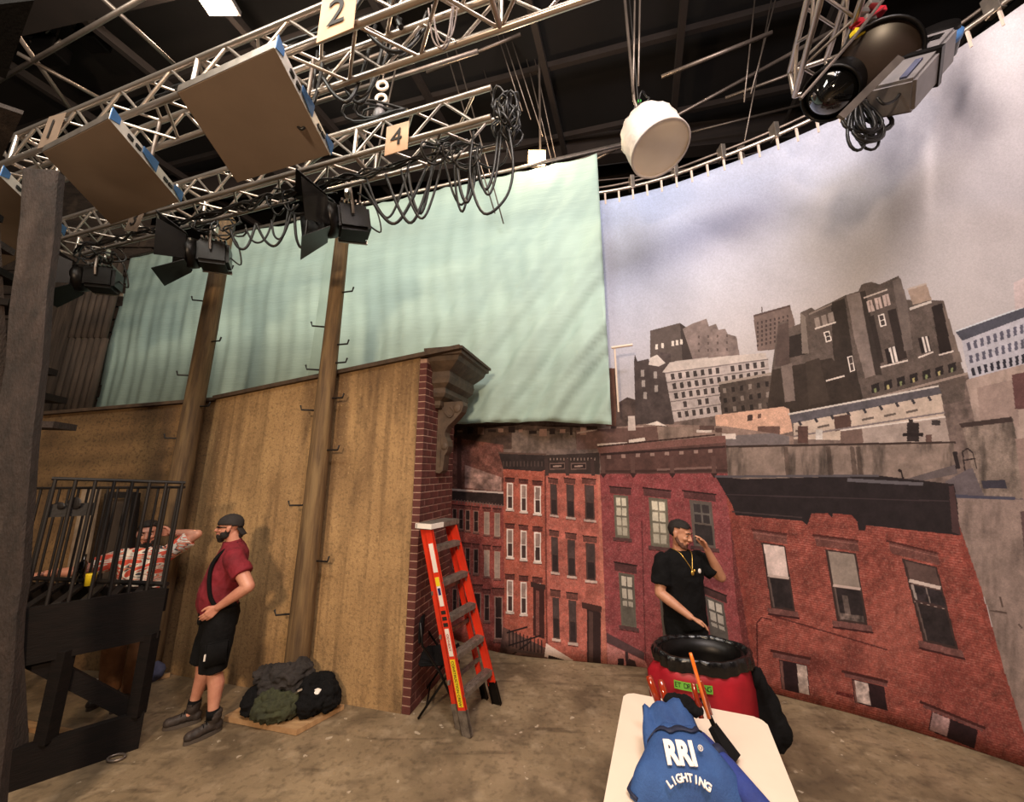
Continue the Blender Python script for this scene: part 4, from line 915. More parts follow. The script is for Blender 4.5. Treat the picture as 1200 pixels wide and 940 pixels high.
# cable swags: each one a cable
CG = 'black cables drooping from the truss'
def cable(pts, r, lab, grp=CG, m_='cable', name='power_cable'):
    o = obj(name, tubeo(smooth_pts(pts, 5), r, 6), m_, None, True); tag(o, lab, 'cable', grp); return o
def drop(px0, px1, y0, y1, low, Y, r=.013):
    a = dp(px0, y0, Y); b = dp(px1, y1, Y+.04); m_ = dp((px0+px1)/2, low, Y)
    return [a, a.lerp(m_, .62)+Vector((-.02, 0, -.04)), m_, b.lerp(m_, .62)+Vector((.02, 0, -.04)), b]
sw_ = [(425, 500, 215, 195, 262, 2.95), (430, 480, 210, 190, 255, 3.0), (452, 512, 205, 180, 261, 2.95), (470, 520, 200, 180, 256, 2.9), (478, 508, 200, 178, 250, 2.98), (532, 552, 190, 172, 248, 2.9),
       (535, 560, 188, 170, 237, 2.85), (558, 588, 180, 155, 228, 2.8), (556, 584, 178, 156, 222, 2.84), (520, 562, 185, 168, 240, 2.95), (300, 345, 262, 240, 288, 3.5), (318, 338, 258, 245, 280, 3.5), (270, 300, 268, 262, 292, 3.7),
       (288, 322, 268, 252, 284, 3.7), (345, 362, 250, 230, 290, 3.45)]
for i, a in enumerate(sw_): cable(drop(*a), .011 if i % 2 else .014, 'black cable loop drooping below the lower truss')
sw2 = [(378, 440, 90, 30, 118, 2.35), (384, 470, 80, 22, 112, 2.4), (432, 510, 40, 10, 60, 2.2), (440, 500, 40, 14, 66, 2.3), (398, 452, 92, 40, 120, 2.6), (340, 372, 120, 60, 150, 2.5), (345, 380, 108, 62, 128, 2.4)]
for i, a in enumerate(sw2): cable(drop(*a), .011 if i % 2 else .015, 'black cable loop drooping below the upper truss', 'cables drooping from the upper truss')
for i, a in enumerate([(502, 530, 10, 8, 56, 1.95), (508, 532, 8, 4, 58, 1.98), (506, 537, 6, 2, 50, 1.99)]): cable(drop(*a), .006, 'thin grey wire loop at right end of upper truss', 'grey wire loops at the upper truss', 'greycable', 'wire_loop')
# cable runs lying along both trusses
rg = random.Random(3)
for k in range(9):
    A, B = (T4a, T4b) if k < 5 else (T2a, T2b); d = B-A
    f0 = rg.uniform(0, .3); f1 = rg.uniform(.6, 1); n = 26; ph = rg.uniform(0, 6)
    pts = [A+d*(f0+(f1-f0)*i/n)+Vector((0, rg.uniform(-.03, .03), (-.17-abs(math.sin(i*1.1+ph))*rg.uniform(.02, .12)) if k < 5 else .16+.03*math.sin(i*1.3+ph))) for i in range(n+1)]
    cable(pts, .011, ('black cable tied along underside of the lower truss' if k < 5 else 'black cable tied along underside of the upper truss'), 'cables tied along the lower truss' if k < 5 else 'cables tied along the upper truss')
# tangles at truss 4 end
t = thing('cable_bundle', T4b+Vector((.05, 0, 0)), 'tangled black cable bundle at right end of the lower truss', 'cable bundle')
for k in range(12):
    c = T4b+Vector((.08+rg.uniform(-.07, .09), rg.uniform(-.1, .1), rg.uniform(-.06, .1))); R_ = Matrix.Rotation(rg.uniform(-.6, .6), 3, 'Z') @ Matrix.Rotation(rg.uniform(-.5, .5), 3, 'Y')
    pts = [c+R_ @ Vector((math.cos(a)*.07, .03*math.sin(3*a), math.sin(a)*.14)) for a in [i*2*math.pi/16 for i in range(17)]]
    child('cable_loop', tubeo(pts, .011, 6), 'cable', t, True)
child('tail', tubeo(smooth_pts([T4b+Vector((.1, 0, -.1)), T4b+Vector((.14, 0, -.5)), T4b+Vector((.08, 0, -.8)), T4b+Vector((-.1, 0, -.95)), T4b+Vector((-.22, 0, -.6)), T4b+Vector((-.2, 0, -.15))], 6), .012, 6), 'cable', t, True)
# black cable clutter over the spotlights
for j, (cx, cy, Y) in enumerate(((120, 300, 4.55), (262, 262, 4.0), (350, 240, 3.5), (540, 175, 2.85))):
    c = dp(cx, cy, Y); t = thing('cable_bundle', c, ['looped black cables above the leftmost barn door spotlight', 'coiled black cable beside the left wooden pole top', 'coiled black cable left of the right wooden pole top', 'small looped cables under right end of lower truss'][j], 'cable bundle')
    for k in range(7):
        q = c+Vector((rg.uniform(-.3, .3), rg.uniform(-.08, .08), rg.uniform(-.08, .1))); a0 = rg.uniform(0, 3); r_ = rg.uniform(.07, .15)
        pts = [q+Vector((math.cos(a+a0)*r_*(1+.5*(k % 2)), .04*math.sin(2*a), math.sin(a+a0)*r_)) for a in [i*2*math.pi/14 for i in range(13)]]
        child('cable_loop', tubeo(pts, .010, 6), 'cable', t, True)

# fabric drum lantern
lc = dp(765, 163, 3.5); t = thing('drum_lantern', lc, 'white fabric drum lantern hanging on a pipe left of the backdrop', 'lantern')
ax = Vector((0.20, -0.30, -0.93)).normalized(); Rm = ax.to_track_quat('Z', 'Y').to_matrix().to_4x4(); Rm.translation = lc
bm = bmesh.new(); seg = 44; rr = []
for r, z in ((0.02, -.27), (.16, -.275), (.265, -.24), (.292, -.16), (.30, -.05), (.305, .08), (.31, .17), (.31, .20)):
    ring = []
    for k in range(seg):
        a = k*2*math.pi/seg; w_ = 1+.09*mnoise.noise(Vector((math.cos(a)*4, math.sin(a)*4, z*9)))*(1 if z < .12 else 0)+.02*math.sin(a*11+z*20)*(z < .1)
        ring.append(bm.verts.new(Rm @ Vector((r*w_*math.cos(a), r*w_*math.sin(a), z))))
    rr.append(ring)
for i in range(len(rr)-1):
    for k in range(seg): bm.faces.new((rr[i][k], rr[i][(k+1) % seg], rr[i+1][(k+1) % seg], rr[i+1][k]))
bm.faces.new(rr[0]); child('skirt', bm, 'white', t, True)
bm = bmesh.new(); lathe(bm, [(.0005, .205), (.15, .207), (.295, .20)], (0, 0, 0), 44, Rm); child('diffuser', bm, 'lantern', t, True)
bm = bmesh.new(); lathe(bm, [(.293, .19), (.312, .19), (.314, .215), (.293, .215), (.293, .19)], (0, 0, 0), 44, Rm); child('rim', bm, 'white', t, True)
top = lc - ax*.27
child('stem', tubeo([top, top+Vector((-.08, 0, .35)), (top.x-.1, top.y, 9.1)], .018, 8), 'steel', t, True)
rod('cable', top+Vector((-.03, .02, .1)), (top.x-.03, top.y, 9.1), .010, 'cable', t)
for k in range(9):
    q = top+Vector((rg.uniform(-.05, .12), rg.uniform(-.05, .05), rg.uniform(.08, .34))); r_ = rg.uniform(.06, .13)
    child('coiled_cable', tubeo([q+Vector((math.cos(a)*r_*.7, .03*math.sin(2*a), math.sin(a)*r_)) for a in [i*2*math.pi/14 for i in range(15)]], .010, 6), 'cable', t, True)
for z in (.12, .30): child('cable_tape', box(top+Vector((-.045, -.03, z)), top+Vector((-.015, -.01, z+.03))), 'green', t)

# round black lamp heads at upper right
def head(c, dirv, r, label, housing=True, bulge=0.35, lensm='blackgloss'):
    c = Vector(c); x = Vector(dirv).normalized(); t = thing('round_lamp_head', c, label, 'stage lamp'); R = x.to_track_quat('Z', 'Y').to_matrix().to_4x4(); R.translation = c
    bm = bmesh.new(); lathe(bm, [(r*.55, -.62), (r*.8, -.55), (r*.97, -.25), (r*1.03, -.06), (r*1.06, .02), (r*1.06, .05), (r*.98, .05), (r*.95, .0)], (0, 0, 0), 36, R); child('shell', bm, 'blackmetal', t, True)
    bm = bmesh.new(); lathe(bm, [(r*.97, .0), (r*.8, bulge*r*.35), (r*.5, bulge*r*.75), (r*.2, bulge*r*.97), (.001, bulge*r)], (0, 0, 0), 36, R); child('lens', bm, lensm, t, True)
    return t, R
c1_ = dp(1026, 74, 2.42)
t1_, R = head(c1_, (-.64, -.52, -.72), .262, 'big round black lamp head facing the camera under upper right truss', bulge=.16, lensm=mat('dark_amber_lens', (46, 34, 28), .3, var=.2, scale=2))
c2_ = dp(975, 108, 2.62)
t2_, R2 = head(c2_, (-.80, -.1, -.85), .20, 'glossy black lamp head tipped down left of its round twin', bulge=.8)
bx = thing('lamp_ballast', dp(1080, 70, 2.35), 'grey boxy lamp housing with blue edges behind the round black lamp', 'lamp housing')
rt = frame(dp(1062, 92, 2.38), dp(1120, 25, 2.38)-dp(1062, 92, 2.38), up=(-.5, -.7, .5))
bm = bmesh.new(); bbox(bm, (-.30, -.16, -.12), (.06, .12, .12), rt); bmesh.ops.bevel(bm, geom=bm.edges[:], offset=.02, segments=2, affect='EDGES'); child('housing', bm, 'greymetal', bx)
bm = bmesh.new(); bbox(bm, (.08, -.15, -.12), (.34, .14, .13), rt); bmesh.ops.bevel(bm, geom=bm.edges[:], offset=.02, segments=2, affect='EDGES'); child('housing', bm, 'greymetal', bx)
bm = bmesh.new(); bbox(bm, (.04, -.17, -.13), (.09, .15, .135), rt); child('gasket', bm, 'blackmetal', bx)
bm = bmesh.new(); lathe(bm, [(.13, 0), (.16, .02), (.165, .06), (.13, .08)], (.38, 0, .0), 24, rt); child('blue_ring', bm, 'blue', bx, True)
bm = bmesh.new(); lathe(bm, [(.0, .11), (.13, .11), (.14, .0), (.13, -.1)], (.42, 0, .0), 24, rt); child('knob', bm, 'blackmetal', bx, True)
bm = bmesh.new()
for k in range(6): bbox(bm, (.14+k*.02, -.05, .128), (.15+k*.02, .04, .142), rt)
bbox(bm, (.20, -.1, .12), (.27, .10, .136), rt); child('vent', bm, 'blackmetal', bx)
bm = bmesh.new(); bbox(bm, (-.27, -.10, .118), (-.04, -.06, .135), rt); child('label_plate', bm, 'bluecloth', bx)
bm = bmesh.new(); tube(bm, [dp(938, 116, 2.3), dp(1000, 45, 2.25), dp(1042, -10, 2.2)], .012, 6); child('support_bar', bm, 'steel', bx)
bm = bmesh.new(); beam(bm, dp(985, 138, 2.2), dp(1055, 68, 2.15), .02, .05); child('side_bar', bm, 'steel', bx)
bd_ = thing('cable_bundle', dp(1012, 150, 2.5), 'hanging coil of black cables below the round lamps over backdrop', 'cable bundle')
for k in range(15):
    w_ = rg.uniform(.10, .36); l = rg.uniform(.22, .42); c = dp(1010+rg.uniform(-4, 4), 118, 2.5+rg.uniform(-.1, .1)); yo = rg.uniform(-.07, .07); sh = rg.uniform(-.05, .05)
    pts = [c+Vector((math.sin(a)*w_*(.5+.5*(1-math.cos(a))/1.4)*.62+sh*math.sin(a/2), yo*math.sin(a/2), -l*(1-math.cos(a))/2)) for a in [i*2*math.pi/20 for i in range(21)]]
    child('cable_loop', tubeo(pts, .011, 6), 'cable', bd_, True)
child('cable_loop', tubeo(smooth_pts([dp(1028, 115, 2.3), dp(1036, 122, 2.3), dp(1050, 116, 2.3), dp(1058, 102, 2.3)], 6), .010, 6), 'cable', bd_, True)
pc = thing('pipe_clamps', dp(1012, 15, 2.3), 'shiny clamps and red strap above the big round lamp', 'clamp')
for k, (x, y, m_) in enumerate(((1004, 28, 'redbin'), (1030, 14, 'redbin'), (1010, 16, 'alu'), (1018, 24, 'alu'), (1005, 40, 'yellow'), (1022, 6, 'alu'))):
    q = dp(x, y, 2.35); child('clamp', box(q-Vector((.04, .03, .02)), q+Vector((.04, .03, .03)), bev=.01), m_, pc)
child('red_strap', tubeo([dp(1000, 34, 2.33), dp(1036, 8, 2.3)], .008, 6), 'redbin', pc)

# rig pipes and ropes in the roof
def rig(name, pts, r, lab, grp, cat, m_='steel'):
    o = obj(name, tubeo(pts, r, 8), m_, None, True); tag(o, lab, cat, grp)
PZ = 7.2
for a, b, z in (((-20, 105), (180, -10), 7.2), ((20, 62), (122, 118), 7.2), ((105, 160), (20, 40), 7.25), ((120, -2), (205, 76), 7.3), ((340, 130), (560, 60), 6.8), ((345, 100), (470, 55), 7.0), ((500, 85), (610, 40), 8.90),
                ((500, 245), (735, 170), 7.0), ((560, 262), (1010, 18), 7.6), ((775, 90), (905, 38), 7.6), ((850, 115), (1000, 60), 8.0), ((790, 160), (950, 120), 8.90), ((340, 208), (420, 150), 6.4)):
    rig('rig_pipe', [hp(a[0], a[1], z), hp(b[0], b[1], z)], .026, 'thin steel rigging pipe crossing the dark roof space', 'steel pipes in the dark roof', 'pipe')
for a, b, z0, z1, Y in ((600, 648, 0, 195, 5.6), (612, 652, 0, 190, 5.6), (570, 612, 0, 130, 5.2), (576, 622, 0, 140, 5.2), (583, 636, -5, 160, 5.3), (744, 742, -5, 110, 3.1), (750, 748, -5, 100, 3.1), (905, 868, -5, 190, 4.4), (885, 872, -5, 120, 4.2), (520, 580, 50, 250, 5.0), (532, 590, 50, 262, 5.0), (468, 440, 60, 190, 3.6), (435, 420, 90, 250, 3.8), (560, 610, 60, 220, 5.8), (910, 880, -5, 110, 4.2)):
    rig('rigging_line', [dp(a, z0, Y), dp(b, z1, Y+.02)], .010, 'thin rigging line dropping from the dark roof', 'thin lines from the roof', 'line', 'steel')
for k in range(10):
    a = dp(560+rg.uniform(-20, 60), 140+k*9, 7.5); b = dp(900+rg.uniform(-40, 60), 60+k*13, 7.0); rig('roof_cable', swag(a, b, .25+rg.random()*.3), .012, 'slack grey cable slung across the dark roof', 'slack cables across the roof', 'cable', 'greycable' if k % 4 == 0 else 'cable')
q = dp(869, 180, 4.45); t = thing('chain_cluster', q, 'short chains hanging above the curved backdrop track', 'chain')
for k in range(4): rod('chain', q+Vector((k*.03-.05, 0, -.22)), q+Vector((.02*k-.04, 0, .12)), .012, 'steel', t, 5)
for i, (x, y, Y) in enumerate(((60, 60, 5), (50, 45, 5.2), (110, 45, 5))):
    q = dp(x, y, Y); t = thing('roof_lamp', q, ['dark lamp with a lit glint hung high at upper left', 'dark lamp fitting behind the upper left roof lamp', 'silver edged lamp fitting right of the upper left roof lamps'][i], 'stage lamp')
    child('can', box(q-Vector((.18, .14, .14)), q+Vector((.18, .14, .14)), bev=.03), 'blackmetal', t); rod('hanger', q, q+Vector((0, 0, 1.2)), .02, 'steel', t); child('bracket', tubeo(swag(q+Vector((-.25, -.1, .1)), q+Vector((.25, -.1, .1)), .22), .016, 6), 'steel', t, True)
# work lamps that are lit
def worklamp(q, sx, sz, power, label, rough):
    t = thing('work_lamp', q, label, 'lamp'); q = Vector(q)
    bm = bmesh.new(); bbox(bm, q+Vector((-sx, -.06, -sz)), q+Vector((sx, .04, sz))); child('lamp_glass', bm, emis('lamp_glow', (255, 208, 150), 26), t)
    bm = bmesh.new(); bbox(bm, q+Vector((-sx*1.2, .05, -sz*1.2)), q+Vector((sx*1.2, .12, sz*1.4))); child('lamp_back', bm, 'blackmetal', t)
    rod('hanger', q+Vector((sx*.5, .08, sz)), q+Vector((sx*.6, .08, 9.2-q.z)), .02, 'steel', t)
    point('work_lamp_light', q+Vector((0, -.3, -.05)), power, (1.0, .76, .5), .08)
worklamp(dp(629, 186, 5.25), .13, .10, 60, 'small lit work lamp shining over the top edge of green screen', 0)
q = hp(250, -3, 8.7); t = thing('ceiling_lamp', q, 'bright rectangular lamp at the ceiling, upper left of the photo', 'lamp')
bm = bmesh.new(); bbox(bm, q+Vector((-.20, -.2, -.03)), q+Vector((.20, .2, 0))); child('lamp_glass', bm, emis('ceiling_glow', (255, 226, 186), 22), t)
bm = bmesh.new(); bbox(bm, q+Vector((-.23, -.23, 0.001)), q+Vector((.23, .23, .08))); child('housing', bm, 'greymetal', t); rod('hanger', q+Vector((0, 0, .08)), q+Vector((0, 0, .8)), .02, 'steel', t)
point('ceiling_lamp_light', q+Vector((0, 0, -.25)), 130, (1.0, .8, .6), .25)
# dark boards at upper left corner
for pts, lab in ((((0, 0), (42, -5), (8, 88), (-60, 60)), 'black flag board in the upper left corner of the photo'), (((-60, 100), (28, 130), (-2, 192), (-90, 200)), 'grey brown flag board at left edge below the black one')):
    bm = bmesh.new(); poly(bm, [hp(x, y, 4.6) for x, y in pts], .03); tag(obj('flag_board', bm, 'post' if 'grey' in lab else 'black'), lab, 'board')
# ------------------------------------------------------------ fire escape platform
A = Vector((-3.05, 3.74, 0)); B = Vector((-3.65, 3.20, 0)); Cc = Vector((-4.80, 3.98, 0)); D = Vector((-4.75, 3.0, 0))
fe = thing('fire_escape_platform', (A+B)/2, 'black fire escape platform with thin railing beside the tan wall', 'platform')
DZ = 1.2
def fb(a, b, w_, z0, z1, nm, m_='darkwood'):
    bm = bmesh.new(); u = (b-a).normalized(); n = Vector((-u.y, u.x, 0))*w_/2; L = (b-a).length
    mt = frame((a.x, a.y, 0), u); bbox(bm, (0, -w_/2, z0), (L, w_/2, z1), mt); return child(nm, bm, m_, fe)
uAB = (B-A).normalized(); nAB = Vector((-uAB.y, uAB.x, 0))
B2 = A+uAB*1.30
fb(A, B2, .05, DZ-.40, DZ-.005, 'front_fascia'); fb(A, Cc, .05, DZ-.2, DZ-.02, 'back_fascia'); fb(Cc, D, .05, DZ-.2, DZ-.02, 'side_fascia')
for k in range(9):
    f = k/8.0; a = A.lerp(B2, .02+f*.96); b = A.lerp(Cc, .02+f*.96); fb(a, b, .05, DZ-.03, DZ, 'deck_slat', 'iron')
for f, z1 in ((0.05, DZ-.40), (0.54, DZ-.40)):
    q = A+uAB*(1.0*f)-nAB*0; child('leg', box((q.x-.045, q.y-.045, .24), (q.x+.045, q.y+.045, z1+.05), bev=.004), 'darkwood', fe)
q = Cc+Vector((.05, -.05, 0)); child('leg', box((q.x-.045, q.y-.045, 0), (q.x+.045, q.y+.045, DZ-.1), bev=.004), 'darkwood', fe)
fb(A+uAB*.0, B2, .06, 0.0, .26, 'sill_beam')
off = Vector((.0, .07, 0))
bm = bmesh.new(); beam(bm, A+uAB*.10+off+Vector((0, 0, .24)), A+uAB*.80+off+Vector((0, 0, .86)), .05, .11); child('diagonal_brace', bm, 'darkwood', fe)
# railing on the diagonal side: heavy bars
RZ = 2.09
rod('top_rail', A-uAB*.0+Vector((0, 0, RZ)), A+uAB*.83+Vector((0, 0, RZ+.05)), .014, 'iron', fe, 8)
for k in range(8):
    q = A+uAB*(.02+k*.79/7.0); rod('baluster', q+Vector((0, 0, DZ-.03 if k else DZ-.1)), q+Vector((0, 0, RZ+.006*k)), .0125, 'iron', fe, 8)
uAC = (Cc-A).normalized()
rod('top_rail', A+Vector((0, 0, RZ-.04)), Cc+Vector((0, 0, RZ-.06)), .012, 'iron', fe, 8)
rod('bottom_rail', A+Vector((0, 0, DZ+.02)), Cc+Vector((0, 0, DZ+.02)), .02, 'iron', fe, 8)
for k in range(16):
    q = A+uAC*((Cc-A).length*(k+.5)/16.0); rod('baluster', q+Vector((0, 0, DZ-.02)), q+Vector((0, 0, RZ-.05)), .010, 'iron', fe, 8)
rod('top_rail', Cc+Vector((0, 0, RZ-.06)), D+Vector((0, 0, RZ-.04)), .012, 'iron', fe, 8)
q = A+uAB*.70+Vector((0, .03, RZ-.20)); bm = bmesh.new(); bbox(bm, (-.12, -.008, -.05), (.12, .008, .05), frame(q, uAB)); sph(bm, q+Vector((0, 0, .05)), (.06, .012, .05), 12); sph(bm, q+uAB*.08+Vector((0, 0, .035)), (.05, .012, .03), 12); child('cast_plaque', bm, 'iron', fe)
# rough tall timber and the stair beside it
tp = thing('rough_timber_post', (-2.9, 2.62, 0), 'tall rough dark timber post leaning at the left edge of photo', 'post')
def slab(p0, p1, w_, th, name, m_, par):
    bm = bmesh.new(); beam(bm, p0, p1, w_, th, up=(0.25, -0.96, 0)); bmesh.ops.bevel(bm, geom=bm.edges[:], offset=.008, segments=1, affect='EDGES'); bmesh.ops.subdivide_edges(bm, edges=[e for e in bm.edges if e.calc_length() > 1], cuts=24)
    for v in bm.verts: v.co += Vector((mnoise.noise(v.co*3), mnoise.noise(v.co*3+Vector((9, 0, 0))), 0))*.012
    return child(name, bm, m_, par)
slab((-2.90, 2.64, 0), (-3.24, 2.31, 4.22), .185, .07, 'board', 'post', tp)
sc_ = thing('timber_stair', (-3.9, 2.9, 2.2), 'dark timber stair flight at left edge behind the rough post', 'stair')
for k in range(8):
    z = 2.55+k*.21; c = Vector((-4.05-.02*k, 2.95-.10*k, z)); bm = bmesh.new(); beam(bm, c+Vector((-.9, -.3, 0)), c+Vector((.45, .18, 0)), .26, .05); child('tread', bm, 'post' if k % 3 == 0 else 'darkwood', sc_)
for s in (-.9, .42):
    bm = bmesh.new(); beam(bm, Vector((-4.0+s, 3.15+s*.35, 0.0)), Vector((-4.2+s, 2.15+s*.35, 4.3)), .05, .24); child('stringer', bm, 'post', sc_)

# floor boards under the platform, blue cloth
fbrd = obj('floor_batten', (lambda bm: (beam(bm, hp(18, 848, .02), hp(118, 868, .02), .07, .035), bm)[1])(bmesh.new()), 'ply'); tag(fbrd, 'long light wooden batten on the floor under the black platform', 'wood batten')
fbrd = obj('floor_batten', (lambda bm: (beam(bm, hp(8, 862, .02), hp(32, 857, .02), .07, .03), bm)[1])(bmesh.new()), 'ply'); tag(fbrd, 'short light wood offcut beside the long floor batten', 'wood batten')
fbrd = obj('floor_batten', (lambda bm: (beam(bm, hp(172, 798, .02), hp(199, 791, .02), .05, .03), bm)[1])(bmesh.new()), 'ply'); tag(fbrd, 'small pale strip of wood on floor at the tan wall foot', 'wood batten')
bm = bmesh.new(); q = hp(183, 793, 0); sph(bm, q+Vector((0, -.10, .09)), (.15, .09, .10), 20); sph(bm, q+Vector((-.1, -.10, .17)), (.10, .08, .10), 16); tag(obj('blue_sack', crumple(remesh(bm, .012, 2), .03, 9), 'bluecloth', None), 'dusty blue cloth sack on floor behind the platform leg', 'sack')
bm = bmesh.new(); q = hp(238, 808, 0); tube(bm, [q, q+Vector((0, 0, .12)), q+Vector((.01, 0, .28))], [.05, .035, .03], 12); tag(obj('torn_post_stub', bm, 'pole', None, True), 'pale splintered wood stub on the floor behind a bare leg', 'wood stub')
bm = bmesh.new(); q = hp(70, 808, .0); poly(bm, [q, q+Vector((.3, .05, .02)), q+Vector((.32, .12, .05)), q+Vector((.02, .1, .03))], .01); tag(obj('crumpled_paper', bm, 'label'), 'pale scrap of paper on the floor under the platform', 'paper')
bm = bmesh.new(); q = hp(136, 890, .0); tube(bm, [q+Vector((math.cos(a)*.06, math.sin(a)*.04, .012)) for a in [i*.5 for i in range(14)]], .009, 6); tag(obj('cord_coil', bm, 'steel', None, True), 'small coil of grey cord on floor before the platform', 'cord')

# plywood board and clothes on it
pl = [hp(222, 858, 0), hp(346, 866, 0), hp(404, 826, 0), hp(300, 812, 0)]
pl = [hp(262, 846, 0), hp(347, 863, 0), hp(403, 832, 0), hp(312, 817, 0)]
bm = bmesh.new(); v = [bm.verts.new(p+Vector((0, 0, .004))) for p in pl]; v2 = [bm.verts.new(p+Vector((0, 0, .045))) for p in pl]; bm.faces.new(v); bm.faces.new(v2)
for i in range(4): bm.faces.new((v[i], v[(i+1) % 4], v2[(i+1) % 4], v2[i]))
ply = obj('plywood_board', bm, 'ply'); tag(ply, 'low plywood board on the floor before the right wooden pole', 'plywood board')
def pile(name, blobs, m_, lab, cat, amp=.03, sc2=8, seed=0):
    bm = bmesh.new()
    for c, r in blobs: sph(bm, c, r, 20, Matrix.Rotation(random.uniform(-.5, .5), 3, 'Y'))
    me = remesh(bm, .009, 4); crumple(me, amp*1.7, sc2*.8, seed=seed, stretch=(1.4, .6, 1.6)); crumple(me, amp*.8, sc2*1.7, seed=seed+5, stretch=(.5, 1.5, 1.3)); crumple(me, amp*.2, sc2*5, seed=seed+3)
    for v_ in me.vertices:
        if v_.co.z < .052: v_.co.z = .052
    o = obj(name, me, m_); tag(o, lab, cat); return o
bq = hp(322, 838, .05)
pile('dark_jacket', [(bq+Vector((.02, .12, .26)), (.20, .15, .11)), (bq+Vector((-.08, .10, .18)), (.15, .14, .13)), (bq+Vector((-.20, .12, .27)), (.10, .08, .05)), (bq+Vector((.13, .12, .2)), (.14, .12, .12)), (bq+Vector((.0, .14, .1)), (.25, .16, .1))], 'charcoal', 'charcoal jacket crumpled on top of the clothes pile', 'jacket', .04, 7, 1)
pile('black_bag', [(bq+Vector((-.20, .04, .09)), (.12, .13, .11)), (bq+Vector((-.10, .0, .06)), (.12, .1, .08))], 'black', 'black soft bag at the left of the clothes pile', 'bag', .025, 8, 4)
pile('olive_jacket', [(bq+Vector((.02, -.06, .08)), (.20, .11, .085)), (bq+Vector((-.04, -.02, .13)), (.12, .1, .08)), (bq+Vector((.10, -.02, .12)), (.14, .09, .08))], 'olive', 'olive green jacket bundled at the front of the clothes pile', 'jacket', .035, 8, 9)
pile('black_coat', [(bq+Vector((.30, .03, .10)), (.14, .12, .12)), (bq+Vector((.42, .08, .10)), (.12, .10, .12)), (bq+Vector((.24, .10, .18)), (.12, .10, .09)), (bq+Vector((.35, .16, .2)), (.10, .06, .05))], 'black', 'black coat heaped at the right end of the clothes pile', 'coat', .035, 8, 12)
q = dp(371, 812, bq.y+.0); bm = bmesh.new(); poly(bm, [q+Vector((-.04, -.03, 0.012)), q+Vector((.03, -.05, 0)), q+Vector((.04, .0, .03)), q+Vector((-.03, .03, .03))], .01); tag(obj('paper_tag', bm, 'label'), 'small white paper tag lying on the black coat', 'tag')
q = dp(352, 810, bq.y-.03); bm = bmesh.new(); tube(bm, [q+Vector((-.03, -.02, -.01)), q+Vector((0, -.04, .02)), q+Vector((.03, -.03, .03))], .010, 6); tag(obj('silver_buckle', bm, 'alu'), 'small silver buckle glinting on the clothes pile', 'buckle')

# ------------------------------------------------------------ orange stepladder leaning closed against the pier
ld = thing('stepladder', (-.3, 4.1, 0), 'orange red fibreglass stepladder leaning closed against the brick pier', 'ladder')
fn0, fn1 = Vector((-.38, 3.86, 0)), Vector((-.80, 3.92, 1.66)); ff0, ff1 = Vector((-.14, 4.33, 0)), Vector((-.62, 4.30, 1.66))
wdir = (ff0-fn0).normalized(); fwd = Vector((wdir.y, -wdir.x, 0)); fwd = fwd if fwd.x > 0 else -fwd
def rail(a, b, w_, t_, nm, m_='orange', par=None):
    bm = bmesh.new(); d = (b-a).normalized(); mt = frame(a, d, up=wdir); L = (b-a).length
    bbox(bm, (0, -w_/2, -t_/2), (L, w_/2, t_/2), mt)
    s_ = -1 if (a-fn0).dot(wdir) < .2 else 1
    bbox(bm, (0, -w_/2, -t_/2 if s_ < 0 else -t_/2-.012), (L, -w_/2+.006, t_/2+.012 if s_ < 0 else t_/2), mt); bbox(bm, (0, w_/2-.006, -t_/2 if s_ < 0 else -t_/2-.012), (L, w_/2, t_/2+.012 if s_ < 0 else t_/2), mt)
    return child(nm, bm, m_, par or ld)
rn = rail(fn0+(fn1-fn0)*.10, fn1, .085, .010, 'front_rail'); rf_ = rail(ff0+(ff1-ff0)*.10, ff1, .085, .010, 'front_rail')
rail(fn0, fn0+(fn1-fn0)*.115, .092, .022, 'foot', 'tread'); rail(ff0, ff0+(ff1-ff0)*.115, .092, .022, 'foot', 'blackmetal')
bk = -fwd*.115+wdir*.02
rail(fn0+bk*1.05+(fn1-fn0)*.10+wdir*.03, fn1+bk*.7, .055, .010, 'rear_rail'); rail(ff0+bk*1.3+(ff1-ff0)*.10, ff1+bk*.7, .055, .010, 'rear_rail')
rail(fn0+bk*1.05+wdir*.03, fn0+bk*1.05+(fn1-fn0)*.115+wdir*.03, .06, .02, 'foot', 'tread'); rail(ff0+bk*1.3, ff0+bk*1.3+(ff1-ff0)*.115, .06, .02, 'foot', 'blackmetal')
for k in range(1, 6):
    f = k*.297/1.66; a = fn0.lerp(fn1, f); b = ff0.lerp(ff1, f)
    bm = bmesh.new(); beam(bm, a, b, .085, .022); 
    for j in range(4): beam(bm, a+fwd*(-.03+j*.02)+Vector((0, 0, .012)), b+fwd*(-.03+j*.02)+Vector((0, 0, .012)), .006, .006)
    beam(bm, a+fwd*.042-Vector((0, 0, .015)), b+fwd*.042-Vector((0, 0, .015)), .005, .035)
    s_ = child('step', bm, 'tread', ld)
    for e, o_ in ((a, wdir), (b, -wdir)):
        bm = bmesh.new(); d0 = fwd*.03; poly(bm, [e+o_*.008+d0-Vector((0, 0, .02)), e+o_*.06+d0-Vector((0, 0, .018)), e+o_*.008+d0-Vector((0, 0, .085))], .005); child('gusset', bm, 'tread', s_)
for k in range(1, 5):
    f = (k*.36)/1.66; a = fn0.lerp(fn1, f)+bk; b = ff0.lerp(ff1, f)+bk; bm = bmesh.new(); beam(bm, a, b, .02, .035); child('rear_crossbar', bm, 'tread', ld)
